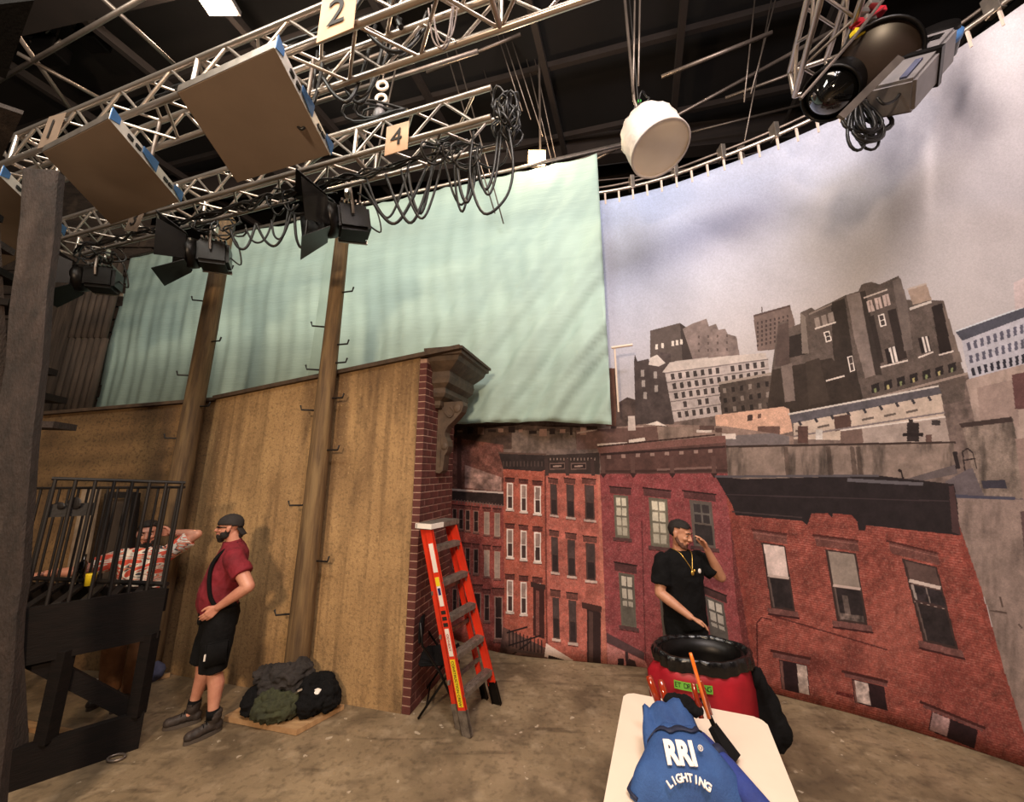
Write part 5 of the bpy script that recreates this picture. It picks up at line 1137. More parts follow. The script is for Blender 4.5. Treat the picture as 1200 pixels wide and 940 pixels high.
bm = bmesh.new(); m0 = fn1+bk*.35; m1 = ff1+bk*.35; beam(bm, m0-wdir*.03+Vector((0, 0, .02)), m1+wdir*.03+Vector((0, 0, .02)), .19, .055); bmesh.ops.bevel(bm, geom=bm.edges[:], offset=.008, segments=2, affect='EDGES'); tc_ = child('top_cap', bm, 'tread', ld)
bm = bmesh.new(); beam(bm, m0-wdir*.032+Vector((0, 0, .022)), m0+wdir*.16+Vector((0, 0, .022)), .194, .045); child('paint_patch', bm, 'label', tc_)
dR = (fn1-fn0).normalized()
def stick(f0, f1, w_, m_, nm='sticker', lift=.008):
    nrm = -wdir; x = dR; y = nrm.cross(x).normalized(); a = fn0+(fn1-fn0)*f0+nrm*lift; b = fn0+(fn1-fn0)*f1+nrm*lift
    bm = bmesh.new(); poly(bm, [a-y*w_/2, b-y*w_/2, b+y*w_/2, a+y*w_/2], .0015); return child(nm, bm, m_, rn)
stick(.77, .92, .05, 'label'); stick(.60, .745, .045, 'label'); stick(.70, .745, .045, 'yellow', lift=.0095); stick(.655, .69, .03, 'navy', lift=.0095); stick(.36, .49, .045, 'label'); stick(.13, .345, .052, 'yellow')
for f in (.50, .53, .56): stick(f, f+.018, .05, 'ink')
bm = bmesh.new()
for k in range(5): 
    pass
bm.free()
nrm = -wdir; yv = nrm.cross(dR).normalized()
text('lettering', 'CONSTRUCTION CREW', .038, 'ink', rn, fn0+(fn1-fn0)*.237+nrm*.0115, -dR, -dR.cross(nrm) if False else nrm.cross(-dR), 0, .0004, sx=.84)
text('lettering', 'ODNEXT', .034, 'redbin', rn, fn0+(fn1-fn0)*.425+nrm*.0115, -dR, nrm.cross(-dR), 0, .0004)

# folding chair behind it
fc = thing('folding_chair', (-.62, 4.2, 0), 'black metal folding chair behind the orange stepladder', 'chair')
ux = Vector((.92, .10, 0)).normalized(); uy = Vector((-ux.y, ux.x, 0)); O = Vector((-.68, 4.10, 0))
def cp(x, y, z): return O+ux*x+uy*y+Vector((0, 0, z))
bm = bmesh.new(); bbox(bm, (-.19, -.0, .42), (.19, .40, .45), Matrix.Translation(O) @ Matrix(((ux.x, uy.x, 0), (ux.y, uy.y, 0), (0, 0, 1))).to_4x4()); bmesh.ops.bevel(bm, geom=bm.edges[:], offset=.012, segments=2, affect='EDGES'); child('seat', bm, 'black', fc)
for y in (0.0, .40):
    child('leg', tubeo([cp(.20, y, 0.01), cp(.02, y, .36), cp(-.16, y, .60), cp(-.19, y, .80)], .012, 8), 'blackmetal', fc, True)
    child('leg', tubeo([cp(-.17, y+.01, 0.01), cp(.05, y+.01, .30), cp(.17, y+.01, .45)], .011, 8), 'blackmetal', fc, True)
child('stretcher', tubeo([cp(-.10, 0, .10), cp(-.10, .4, .10)], .009, 8), 'blackmetal', fc, True)
bm = bmesh.new(); bbox(bm, (-.205, .02, .60), (-.175, .38, .79), Matrix.Translation(O) @ Matrix(((ux.x, uy.x, 0), (ux.y, uy.y, 0), (0, 0, 1))).to_4x4()); bmesh.ops.bevel(bm, geom=bm.edges[:], offset=.012, segments=2, affect='EDGES'); child('backrest', bm, 'black', fc)

# ------------------------------------------------------------ bin with liner and red apron
BC = Vector((1.515, 3.50, 0)); OV = 0.70; bn_ = thing('rubbish_bin', BC, 'big round bin with black liner and red apron beyond the table', 'bin')
bm = bmesh.new(); lathe(bm, [(.005, .03), (.26, .03), (.30, .3), (.325, .72), (.335, .80), (.30, .80), (.285, .7), (.25, .06), (.005, .06)], BC, 36); child('barrel', bm, 'blackmetal', bn_, True)
bm = bmesh.new(); seg = 96; R_ = []
prf = [(.30, .50, 0), (.31, .60, .3), (.32, .72, .6), (.335, .80, .8), (.352, .825, .5), (.374, .818, .6), (.380, .79, 1), (.378, .76, 1), (.374, .725, 1)]
for r, z, k_ in prf:
    R_.append([bm.verts.new((BC.x+(r+.010*k_*math.sin(a*23+z*5)+.02*k_*mnoise.noise(Vector((math.cos(a)*5, math.sin(a)*5, z*9))))*math.cos(a), BC.y+(r+.010*k_*math.sin(a*23+z*5))*math.sin(a), z+.010*k_*math.sin(a*6+1)+(.02*k_*mnoise.noise(Vector((math.cos(a)*3, math.sin(a)*3, 2))) if z < .7 else 0))) for a in [i*2*math.pi/seg for i in range(seg)]])
for i in range(len(R_)-1):
    for k in range(seg): bm.faces.new((R_[i][k], R_[i][(k+1) % seg], R_[i+1][(k+1) % seg], R_[i+1][k]))
bm.faces.new(R_[0]); child('liner', bm, 'liner', bn_, True)
bm = bmesh.new(); n = 60; rows = []
for i in range(n+1):
    a = math.radians(170+200*i/n); e = max(0, 1-min(i, n-i)/7.0); row = []
    for j in range(7):
        z = .745-.60*j/6; r = .352+.016*min(j, 2)+.012*math.sin(a*4)*min(j, 1)+.03*j/6*math.sin(a*3+1)+e*.09*(1-j/6)*min(j, 1); zz = z-(.12*e if j > 2 else 0)
        row.append(bm.verts.new((BC.x+r*math.cos(a), BC.y+r*math.sin(a), zz+.02*(1-e))))
    rows.append(row)
for i in range(n):
    for j in range(6): bm.faces.new((rows[i][j], rows[i+1][j], rows[i+1][j+1], rows[i][j+1]))
ap = child('apron', bm, 'redbin', bn_, True); so = ap.modifiers.new('t', 'SOLIDIFY'); so.thickness = .008
# green tape with lettering, following the curve
aC = math.radians(254); bm = bmesh.new(); arcv = []
for i in range(13):
    a = math.radians(221+40*i/12) ; r = .402+.012*math.sin(a*4)
    arcv.append([bm.verts.new((BC.x+r*math.cos(a), BC.y+r*math.sin(a), z+.0)) for z in (.622, .676)])
for i in range(12): bm.faces.new((arcv[i][0], arcv[i+1][0], arcv[i+1][1], arcv[i][1]))
tpz = child('tape_label', bm, 'greentape', ap); tpz.modifiers.new('t', 'SOLIDIFY').thickness = .002
for i, chh in enumerate('ET DRESSING'):
    if chh == ' ': continue
    a = math.radians(223.5+35.0*(i+.0)/10.2); r = .406+.012*math.sin(a*4); o_ = Vector((BC.x+r*math.cos(a), BC.y+r*math.sin(a), .650)); tang = Vector((-math.sin(a), math.cos(a), 0))
    text('letter', chh, .046, 'ink', tpz, o_, tang, (0, 0, 1), 0.0, .0006)
for o_ in list(COL.objects):
    q_ = o_
    while q_.parent: q_ = q_.parent
    if q_ is bn_ and o_.type == 'MESH':
        for v in o_.data.vertices: v.co.y = BC.y+(v.co.y-BC.y)*OV
# black sack hanging off the right side of the bin
bm = bmesh.new(); q = Vector((BC.x+.36, BC.y-.06, .66))
sph(bm, q+Vector((.05, 0, -.12)), (.05, .08, .15), 16); sph(bm, q+Vector((.08, 0, -.25)), (.075, .10, .17), 16); sph(bm, q+Vector((.11, -.02, -.36)), (.09, .10, .13), 16); sph(bm, q+Vector((.01, 0, -.02)), (.04, .05, .08), 12)
tag(obj('hanging_sack', crumple(remesh(bm, .010, 4), .05, 9, stretch=(1, 1, .25)), 'black'), 'black cloth sack hanging off the right side of the bin', 'sack')

# ------------------------------------------------------------ folding table
TZ = .78; d_ = Vector((.36, .933, 0)).normalized(); r_ = Vector((d_.y, -d_.x, 0)); FL = Vector((.74, 2.94, 0)); Wt = .80; Lt = 1.5
tb = thing('folding_table', FL+r_*.4-d_*.7, 'pale plastic folding table in the foreground carrying a blue bag', 'table')
def tpnt(u, v, z): q = FL+r_*u-d_*v; return Vector((q.x, q.y, z))
bm = bmesh.new(); pts = []
for cu_, cv_, a0 in ((.06, .06, 180), (Wt-.06, .06, 90), (Wt-.06, Lt-.06, 0), (.06, Lt-.06, -90)):
    for k in range(7):
        a = math.radians(a0-k*15); pts.append((cu_+.06*math.cos(a), cv_-.06*math.sin(a)))
a_ = [bm.verts.new(tpnt(u, v, TZ)) for u, v in pts]; b_ = [bm.verts.new(tpnt(u, v, TZ-.04)) for u, v in pts]; bm.faces.new(a_); bm.faces.new(b_[::-1])
for i in range(len(a_)): bm.faces.new((a_[i], a_[(i+1) % len(a_)], b_[(i+1) % len(a_)], b_[i]))
bmesh.ops.bevel(bm, geom=[e for e in bm.edges if abs(e.verts[0].co.z-e.verts[1].co.z) < .001 and e.verts[0].co.z > TZ-.001], offset=.006, segments=2, affect='EDGES'); child('tabletop', bm, 'tabletop', tb)
for v in (.18, Lt-.18):
    for u in (.08, Wt-.08): rod('leg', tpnt(u, v, 0), tpnt(u, v, TZ-.03), .014, 'steel', tb)
    rod('crossbar', tpnt(.08, v, .25), tpnt(Wt-.08, v, .25), .010, 'steel', tb)
# blue tool bag
bo = hp(800, 922, TZ); bx_ = Vector((.97, -.12, 0)).normalized(); by_ = Vector((-bx_.y, bx_.x, 0))
bag = thing('tool_bag', bo, 'blue canvas tool bag with white lettering on the pale table', 'bag')
def bp_(x, y, z): return bo+bx_*x+by_*y+Vector((0, 0, z))
bm = bmesh.new(); nu, nv = 26, 20; top_ = []; bot_ = []
def outl(u):
    """half-width along depth coordinate u in 0..1 (0 near edge)"""
    return .88*(.295-.20*max(0, (u-.12)/.88)**1.15 if u > .12 else .255+.04*u/.12)
front = []
for j in range(nv+1):
    v = j/nv; row = []
    for i in range(nu+1):
        s = i/nu*2-1; hw = outl(v); x = s*hw-.0+.03*v; y = -.13+.33*v; e = (1-abs(s)**4)*(1-abs(2*v-1)**5)
        z = .012+.15*e**.6*(.55+.45*math.sin(v*2.2+.3))+.035*v
        z += e*.014*math.sin(s*7+v*9)*math.sin(v*6)*min(1, abs(s)*2)+e*.012*mnoise.noise(Vector((s*2.5, v*3, 1)))
        row.append(bm.verts.new(bp_(x, y, z)))
    front.append(row)
for j in range(nv):
    for i in range(nu): bm.faces.new((front[j][i], front[j][i+1], front[j+1][i+1], front[j+1][i]))
base = [bm.verts.new(Vector((v.co.x, v.co.y, TZ+.002))) for v in (front[0]+[r[-1] for r in front[1:]]+front[-1][::-1][1:]+[r[0] for r in front[1:-1]][::-1])]
per = front[0]+[r[-1] for r in front[1:]]+front[-1][::-1][1:]+[r[0] for r in front[1:-1]][::-1]
for i in range(len(per)): bm.faces.new((per[i], per[(i+1) % len(per)], base[(i+1) % len(per)], base[i]))
bm.faces.new(base[::-1]); child('bag_body', bm, 'bagblue', bag, True)
def bodyz(x, y):
    v = (y+.13)/.33; hw = outl(v); s = max(-1, min(1, (x-.03*v)/hw)); e = (1-abs(s)**4)*(1-abs(2*v-1)**5)
    return .012+.15*e**.6*(.55+.45*math.sin(v*2.2+.3))+.035*v+e*.014*math.sin(s*7+v*9)*math.sin(v*6)*min(1, abs(s)*2)+e*.012*mnoise.noise(Vector((s*2.5, v*3, 1)))
# piping round the edge, webbing band, rear flap
child('piping', tubeo([v for v in [bp_(outl(k/14)*-1+.03*k/14-.002, -.13+.33*k/14, .02+.03*k/14) for k in range(15)]], .008, 6), 'bagdark', bag, True)
child('piping', tubeo([v for v in [bp_(outl(k/14)+.03*k/14+.002, -.13+.33*k/14, .02+.03*k/14) for k in range(15)]], .008, 6), 'bagdark', bag, True)
bm = bmesh.new(); pr = None
for k in range(17):
    x = -.135+.27*k/16; y0 = .06+.03*abs(math.sin(k*.5))-.03*math.sin(k/16*math.pi); a = bm.verts.new(bp_(x, y0, bodyz(x, y0)+.012)); b = bm.verts.new(bp_(x, y0+.028, bodyz(x, y0+.028)+.014))
    if pr: bm.faces.new((pr[0], a, b, pr[1]))
    pr = (a, b)
o = child('webbing_strap', bm, 'bagdark', bag, True); o.modifiers.new('t', 'SOLIDIFY').thickness = .006
bm = bmesh.new(); rows = []
for j in range(9):
    v = j/8; row = []
    for i in range(15):
        s = i/14*2-1; x = s*(.135-.02*v)-.005; y = .09+.15*v; z = .10+.11*v+.015*math.sin(s*3)+.012*math.sin(s*8+v*4)-.025*s*s; row.append(bm.verts.new(bp_(x, y, z)))
    rows.append(row)
for j in range(8):
    for i in range(14): bm.faces.new((rows[j][i], rows[j][i+1], rows[j+1][i+1], rows[j+1][i]))
o = child('top_flap', bm, 'bagblue', bag, True); o.modifiers.new('t', 'SOLIDIFY').thickness = .025
LC = (-.005, -.06); zc = bodyz(*LC); tX = (bx_*.16+Vector((0, 0, bodyz(LC[0]+.08, LC[1])-bodyz(LC[0]-.08, LC[1])))).normalized(); tY = (by_*.12+Vector((0, 0, bodyz(LC[0], LC[1]+.06)-bodyz(LC[0], LC[1]-.06)))).normalized()
tN = tX.cross(tY).normalized(); LO = bp_(LC[0], LC[1], zc)+tN*.010
text('lettering', 'RRI', .115, 'label', bag, LO+tY*.012+tX*-.008, tX, tY, 0, .004, sx=.80, bold=.006)
text('registered_mark', '®', .030, 'label', bag, LO+tY*.035+tX*.088, tX, tY, 0, .004)
for i, chh in enumerate('LIGHTING'):
    an = (i-3.5)*.165; rr_ = .145; o_ = LO+tY*(-.068-rr_+rr_*math.cos(an))+tX*(rr_*math.sin(an)); text('letter', chh, .037, 'label', bag, o_, tX*math.cos(an)-tY*math.sin(an), tY*math.cos(an)+tX*math.sin(an), 0, .005, bold=.0012)
# amber tubes stuck in the bag
def amber(a, b, r, m_, lab):
    o = obj('amber_tube', tubeo([a, a.lerp(b, .9), b], [r, r, r*.8], 12), m_, None, True); tag(o, lab, 'plastic tube', 'amber plastic tubes in the blue bag')
ty = bo.y+.07
amber(dp(775, 833, ty+.17), dp(760, 792, ty+.24), .019, 'amber', 'dark amber tube, leftmost of those standing in the blue bag')
amber(dp(783, 832, ty+.19), dp(774, 797, ty+.27), .018, 'amber', 'dark amber tube just right of the leftmost one')
amber(dp(831, 842, ty+.10), dp(809, 765, ty+.16), .010, 'amber2', 'bright orange tube, longest of those in the blue bag')
amber(dp(822, 842, ty+.12), dp(812, 800, ty+.18), .014, 'amber', 'short amber tube left of the long bright one')
amber(dp(833, 838, ty+.13), dp(820, 796, ty+.19), .012, 'amber', 'short amber tube right behind the long bright one')
bm = bmesh.new(); sph(bm, dp(803, 826, ty+.16), (.05, .04, .045), 16); sph(bm, dp(790, 820, ty+.2), (.06, .03, .03), 12); sph(bm, dp(815, 832, ty+.15), (.04, .04, .03), 12); tag(obj('black_glove', crumple(remesh(bm, .007, 2), .012, 22), 'black'), 'black glove stuffed behind the flap of the blue bag', 'glove')
br = thing('black_brush', dp(845, 850, ty+.1), 'black bristle brush lying right of the blue bag on table', 'brush')
a = dp(836, 838, ty+.12); b = dp(862, 872, ty+.05); b.z = TZ+.02; a.z = TZ+.13
bm = bmesh.new(); x = (b-a).normalized(); sd = x.cross(Vector((0, 0, 1))).normalized(); v1 = [a-sd*.025, a+sd*.025, b+sd*.06, b-sd*.05]; poly(bm, [p+Vector((0, 0, .01)) for p in v1], .03); child('bristles', bm, 'black', br)
child('handle', tubeo([a, dp(822, 818, ty+.2)], .012, 8), 'blackmetal', br, True)
ro = obj('blue_tool_roll', tubeo([bo+bx_*.145+by_*.17+Vector((0, 0, .10)), bo+bx_*.215+by_*.02+Vector((0, 0, .07)), bo+bx_*.285-by_*.22+Vector((0, 0, .05))], [.035, .045, .045], 16), mat('deep_blue_cloth', (38, 56, 128), .8, var=.2, scale=8, bump=.4, bscale=60), None, True); tag(ro, 'deep blue rolled cloth lying along right side of the blue bag', 'tool roll')
child('strap', tubeo([bo+bx_*.180+by_*.095+Vector((0, 0, .089)), bo+bx_*.197+by_*.06+Vector((0, 0, .079))], .048, 16), 'bagdark', ro, True)

# flats leaning on the tan wall behind the railing
bm = bmesh.new(); a = dp(84, 700, 4.75); b = dp(108, 572, 4.85); beam(bm, a, b, .20, .03, up=(0, -1, .1)); tag(obj('pale_plank', bm, mat('pale_stained_board', (150, 130, 108), .8, rgb2=(112, 92, 74), scale=5)), 'pale stained plank leaning on the wall behind the black railing', 'plank')
ff_ = thing('dark_flat', dp(135, 700, 4.85), 'dark framed flat standing behind the railing beside the pale plank', 'flat')
for (x0, y0), (x1, y1) in (((112, 700), (128, 578)), ((146, 700), (160, 578)), ((128, 580), (160, 580))):
    bm = bmesh.new(); beam(bm, dp(x0, y0, 4.85), dp(x1, y1, 4.85), .07, .04, up=(0, -1, .1)); child('frame_bar', bm, 'iron', ff_)
bm = bmesh.new(); a = dp(128, 700, 4.87); b = dp(144, 585, 4.87); beam(bm, a, b, .26, .012, up=(0, -1, .1)); child('panel', bm, mat('dark_brown_board', (58, 46, 36), .85, var=.3, scale=6), ff_)
# ------------------------------------------------------------ people
def cap_(bm, pts, rs_, seg=14):
    """tapered round chain with rounded ends"""
    pts = [Vector(p) for p in pts]
    for a, b, ra, rb in zip(pts[:-1], pts[1:], rs_[:-1], rs_[1:]):
        tube(bm, [a, a.lerp(b, .5), b], [ra, (ra+rb)/2, rb], seg)
    for p, r in zip(pts, rs_): sph(bm, p, r*.995, seg)
def loft(bm, secs, ax, seg=24):
    """secs: (centre, half width along l, half depth along f); ax = (F, L)"""
    Fv, Lv = ax; rings = []
    for c, rx, ry in secs:
        rings.append([bm.verts.new(Vector(c)+Lv*(rx*math.copysign(abs(math.cos(a))**.85, math.cos(a)))+Fv*(ry*math.copysign(abs(math.sin(a))**.85, math.sin(a)))) for a in [k*2*math.pi/seg for k in range(seg)]])
    for i in range(len(rings)-1):
        for k in range(seg): bm.faces.new((rings[i][k], rings[i][(k+1) % seg], rings[i+1][(k+1) % seg], rings[i+1][k]))
    bm.faces.new(rings[0][::-1]); bm.faces.new(rings[-1])
def hand(bm, W_, d, n, thumb, curl=.5, s=1.0, spread=.10):
    """palm from wrist W_ along d, palm faces n, thumb = side vector"""
    d = Vector(d).normalized(); n = Vector(n); n = (n-d*n.dot(d)).normalized(); t_ = Vector(thumb); t_ = (t_-d*t_.dot(d)-n*t_.dot(n)).normalized()
    W_ = Vector(W_)
    for k, off in enumerate((.030, .010, -.010, -.030)):
        a = W_+t_*off*.6*s+d*.005; kn = W_+d*(.085, .090, .086, .076)[k]*s+t_*off*s
        cap_(bm, [a, kn], [.015*s, .0135*s], 10)
        L = (.072, .080, .074, .058)[k]*s; dd = d.copy(); p = kn; dd = (dd+t_*off*spread*25*.3).normalized()
        for q, fr in enumerate((.45, .30, .25)):
            an = curl*(.9, 1.1, .8)[q]; dd = (dd*math.cos(an)+n*math.sin(an)).normalized(); nx = (n*math.cos(an)-d*math.sin(an)).normalized()
            p2 = p+dd*L*fr; cap_(bm, [p, p2], [.0098*s-.0008*q, .0092*s-.0008*q], 8); p = p2
    b0 = W_+t_*.022*s+d*.02*s; b1 = b0+(t_*.7+d*.7+n*.25).normalized()*.042*s; b2 = b1+(t_*.25+d*.9+n*.25*curl*2).normalized()*.030*s; b3 = b2+(d*.9+n*.4*curl*2).normalized()*.024*s
    cap_(bm, [b0, b1, b2, b3], [.016*s, .0125*s, .011*s, .0095*s], 10)
def head_geo(bm, Hc, R, s=1.0):
    """Hc centre of skull, R maps local (x left, y forward, z up) to world"""
    def P(x, y, z): return Hc+R @ Vector((x*s, y*s, z*s))
    def S(x, y, z, r, sg=18): sph(bm, P(x, y, z), tuple(q*s for q in r), sg, R)
    S(0, -.015, .035, (.074, .092, .078), 24); S(0, .005, -.01, (.067, .080, .085), 24)
    S(0, .020, -.065, (.050, .056, .050)); S(0, .052, -.088, (.026, .024, .022)); S(.036, .012, -.06, (.026, .045, .042)); S(-.036, .012, -.06, (.026, .045, .042))
    S(0, .070, .030, (.050, .018, .016)); S(.032, .062, -.022, (.022, .02, .018)); S(-.032, .062, -.022, (.022, .02, .018))
    tube(bm, [P(0, .080, .018), P(0, .098, -.012), P(0, .106, -.026), P(0, .088, -.036)], [.009*s, .011*s, .014*s, .008*s], 8)
    S(.013, .086, -.029, (.009, .012, .009), 10); S(-.013, .086, -.029, (.009, .012, .009), 10)
    S(0, .079, -.052, (.024, .010, .007), 12); S(0, .077, -.064, (.021, .010, .007), 12)
    for sx in (1, -1): S(sx*.076, -.008, -.008, (.010, .018, .031), 12); S(sx*.079, -.018, .006, (.008, .014, .018), 10)
    return P
def face_parts(par, P, R, s, hair='hair', brow=True, glasses=False):
    for sx in (1, -1):
        e = P(sx*.031, .072, .006); o = child('eye', sphere(e, (.012*s, .008*s, .007*s), 10, R), 'eyewhite', par, True)
        child('pupil', sphere(P(sx*.031, .0795, .006), (.005*s, .003*s, .005*s), 8, R), 'eye', o, True)
        child('eyelid', sphere(P(sx*.031, .0735, .0115), (.0135*s, .0085*s, .0048*s), 10, R), 'skin2', par, True)
        if brow: child('eyebrow', tubeo([P(sx*.014, .088, .026), P(sx*.032, .086, .033), P(sx*.052, .072, .026)], [.0035*s, .0045*s, .002*s], 6), hair, par, True)
    child('lips', tubeo([P(-.022, .082, -.058), P(-.008, .0905, -.056), P(.008, .0905, -.056), P(.022, .082, -.058)], [.003*s, .0055*s, .0055*s, .003*s], 8), 'lips', par, True)
def shell(Hc, R, s, r, keep, m_, name, par, off=(0, -.012, .032), noise_=.004, sub_=36, voxel=None):
    bm = bmesh.new(); sph(bm, (0, 0, 0), r, sub_)
    for v in bm.verts: v.co += Vector(off)
    kill = [v for v in bm.verts if not keep(v.co)]
    bmesh.ops.delete(bm, geom=kill, context='VERTS')
    for v in bm.verts:
        v.co += v.co.normalized()*noise_*mnoise.noise(v.co*60); v.co = Hc+R @ (v.co*s)
    o = child(name, bm, m_, par, True); q = o.modifiers.new('t', 'SOLIDIFY'); q.thickness = .007*s; q.offset = 0; return o
def rotm(F, tilt=0.0, roll=0.0):
    F = Vector(F).normalized(); Lx = Vector((0, 0, 1)).cross(F).normalized()   # left
    Rm_ = Matrix((( Lx.x, F.x, 0), (Lx.y, F.y, 0), (0, 0, 1)))
    Rm_ = Matrix(((Lx.x, F.x, 0), (Lx.y, F.y, 0), (Lx.z, F.z, 1)))
    return Rm_ @ Matrix.Rotation(tilt, 3, 'X') @ Matrix.Rotation(roll, 3, 'Y')
def clothes(par, bm, m_, name, voxel=.009, amp=.009, sc2=7, st=(1, 1, .7), seed=0, sm=4):
    me = remesh(bm, voxel, sm); crumple(me, amp, sc2, st, seed=seed); crumple(me, amp*.4, sc2*2.7, st, seed=seed+7)
    return child(name, me, m_, par, True)

# ---- man in a maroon jersey, seen from his left side
FM = Vector((-.80, -.60, 0)).normalized(); LM = Vector((-FM.y, FM.x, 0)); BM = Vector((-2.71, 3.99, 0))
def m(f, l, z): return BM+FM*f+LM*l+Vector((0, 0, z))
man = thing('person', BM, 'bearded person in maroon jersey, black shorts and backward cap, hand on hip', 'person', rz=0)
bm = bmesh.new()
aL, aR = m(-.05, .155, .09), m(.10, -.13, .09); kL, kR = m(.00, .14, .50), m(.07, -.12, .50); hL, hR = m(-.01, .10, .92), m(0, -.10, .92)
cap_(bm, [hL, hL.lerp(kL, .5)+FM*.02, kL], [.095, .082, .060]); cap_(bm, [hR, hR.lerp(kR, .5)+FM*.02, kR], [.095, .082, .060])
for k_, a_ in ((kL, aL), (kR, aR)): cap_(bm, [k_, k_.lerp(a_, .30)-FM*.022, k_.lerp(a_, .7)-FM*.006, a_], [.057, .063, .043, .038])
for a_, dr in ((aL, 1), (aR, 1)): cap_(bm, [a_, a_+FM*.08-Vector((0, 0, .045))], [.036, .02])
loft(bm, [(m(0, 0, .86), .14, .10), (m(.01, 0, .98), .15, .11), (m(.04, 0, 1.10), .15, .125), (m(.01, 0, 1.28), .16, .115), (m(-.03, 0, 1.40), .16, .085), (m(-.03, 0, 1.47), .09, .06), (m(-.02, 0, 1.54), .06, .06)], (FM, LM))
Hm = m(.035, 0, 1.665); cap_(bm, [m(-.03, 0, 1.46), m(-.005, 0, 1.60)], [.066, .058])
sL, sR = m(-.03, .185, 1.415), m(-.03, -.185, 1.415); eL, eR = m(-.16, .36, 1.185), m(-.14, -.34, 1.18); wL, wR = m(.035, .225, 1.02), m(.04, -.23, 1.02)
for s_, e_, w_ in ((sL, eL, wL), (sR, eR, wR)): cap_(bm, [s_, s_.lerp(e_, .5), e_], [.066, .060, .052]); cap_(bm, [e_, e_.lerp(w_, .35), w_], [.052, .050, .031])
hand(bm, wL, FM*.7+Vector((0, 0, -.62))-LM*.15, -LM, -FM*.2+Vector((0, 0, 1)), .32); hand(bm, wR, FM*.7+Vector((0, 0, -.62))+LM*.15, LM, Vector((0, 0, 1)), .32)
RMn = rotm(FM*.96-LM*.18, .02)
P = head_geo(bm, Hm, RMn, .98)
me = remesh(bm, .0055, 3); me.materials.append(M['skin']); child('body', me, None, man, True)
face_parts(man, P, RMn, .98, glasses=False)
child('sunglasses', tubeo([P(.076, .0, .008), P(.062, .066, .010), P(.03, .088, .006), P(0, .092, .012), P(-.03, .088, .006), P(-.062, .066, .01), P(-.076, .0, .008)], [.003, .006, .011, .004, .011, .006, .003], 8), 'blackgloss', man, True)
bm = bmesh.new()
for x, y, z, r in ((0, .045, -.088, (.046, .040, .034)), (.042, .018, -.062, (.026, .042, .040)), (-.042, .018, -.062, (.026, .042, .040)), (0, .068, -.078, (.030, .024, .030)), (0, .05, -.112, (.030, .030, .026)), (.058, -.003, -.03, (.015, .024, .034)), (-.058, -.003, -.03, (.015, .024, .034)), (0, .083, -.042, (.022, .008, .006))): sph(bm, P(x, y, z), tuple(q*.98 for q in r), 14, RMn)
me = remesh(bm, .005, 2); crumple(me, .005, 60); child('beard', me, 'hair', man, True)
shell(Hm, RMn, .98, (.086, .108, .094), lambda c: c.z > .022+(.30*(c.y+.02) if c.y < -.02 else 0), 'cap_cloth', 'backward_cap', man)
bm = bmesh.new(); rows_ = []
for j in range(6):
    v = j/5; rows_.append([bm.verts.new(P(.062*s_*(1-.25*v*v), -.105-.055*v+.03*s_*s_, .012-.075*v-.012*s_*s_)) for s_ in [k/6-1 for k in range(13)]])
for j in range(5):
    for k in range(12): bm.faces.new((rows_[j][k], rows_[j][k+1], rows_[j+1][k+1], rows_[j+1][k]))
o = child('cap_brim', bm, 'cap_cloth', man, True); o.modifiers.new('t', 'SOLIDIFY').thickness = .006
bm = bmesh.new(); sph(bm, P(0, -.105, -.075), (.03, .025, .03), 12, RMn); child('ponytail', crumple(remesh(bm, .005, 1), .006, 40), 'hair', man, True)
bm = bmesh.new()
loft(bm, [(m(.015, 0, .93), .178, .148), (m(.035, 0, 1.02), .182, .160), (m(.04, 0, 1.12), .184, .158), (m(.015, 0, 1.24), .194, .152), (m(-.01, 0, 1.34), .205, .145), (m(-.035, 0, 1.44), .195, .118), (m(-.03, 0, 1.495), .145, .096), (m(-.02, 0, 1.53), .088, .082)], (FM, LM))
for s_, e_ in ((sL, eL), (sR, eR)): cap_(bm, [s_, s_.lerp(e_, .3)], [.088, .084]); tube(bm, [s_, s_.lerp(e_, .60)], [.082, .088], 16)
clothes(man, bm, 'maroon', 'jersey', amp=.016, seed=2)
bm = bmesh.new(); tube(bm, [m(-.02, 0, 1.50), m(-.012, 0, 1.545)], [.085, .072], 20); child('collar', crumple(remesh(bm, .006, 2), .003, 12), 'maroon', man, True)
child('cross_body_strap', tubeo(smooth_pts([m(-.05, .06, 1.525), m(.05, .10, 1.47), m(.12, .14, 1.38), m(.13, .165, 1.25), m(.10, .192, 1.1), m(.04, .20, 1.0)], 5), [.016]*26, 8), 'black', man, True)
bm = bmesh.new()
loft(bm, [(m(-.01, 0, .80), .172, .128), (m(-.01, 0, .90), .184, .140), (m(.015, 0, .99), .180, .140)], (FM, LM))
for h_, k_ in ((hL, kL), (hR, kR)): tube(bm, [h_, h_.lerp(k_, .5)+FM*.005, k_+Vector((0, 0, -.015))], [.122, .118, .106], 20)
for h_ in (hL, hR): sph(bm, h_+Vector((0, 0, .02)), .118, 18)
clothes(man, bm, 'black', 'cargo_shorts', amp=.013, seed=6)
bm = bmesh.new(); q = m(.0, .255, .66); bbox(bm, (-.085, -.02, -.10), (.085, .012, .09), Matrix.Translation(q) @ Matrix(((FM.x, LM.x, 0), (FM.y, LM.y, 0), (0, 0, 1))).to_4x4()); bmesh.ops.bevel(bm, geom=bm.edges[:], offset=.012, segments=2, affect='EDGES'); child('cargo_pocket', bm, 'black', man, True)
child('belt', tubeo([m(.015+.145*math.cos(a), .188*math.sin(a), .965) for a in [i*2*math.pi/24 for i in range(25)]], .014, 6), 'black', man, True)
child('pocket_tag', box(m(.085, .265, .62), m(.085, .265, .62)+Vector((.012, .012, .05))), 'label', man)
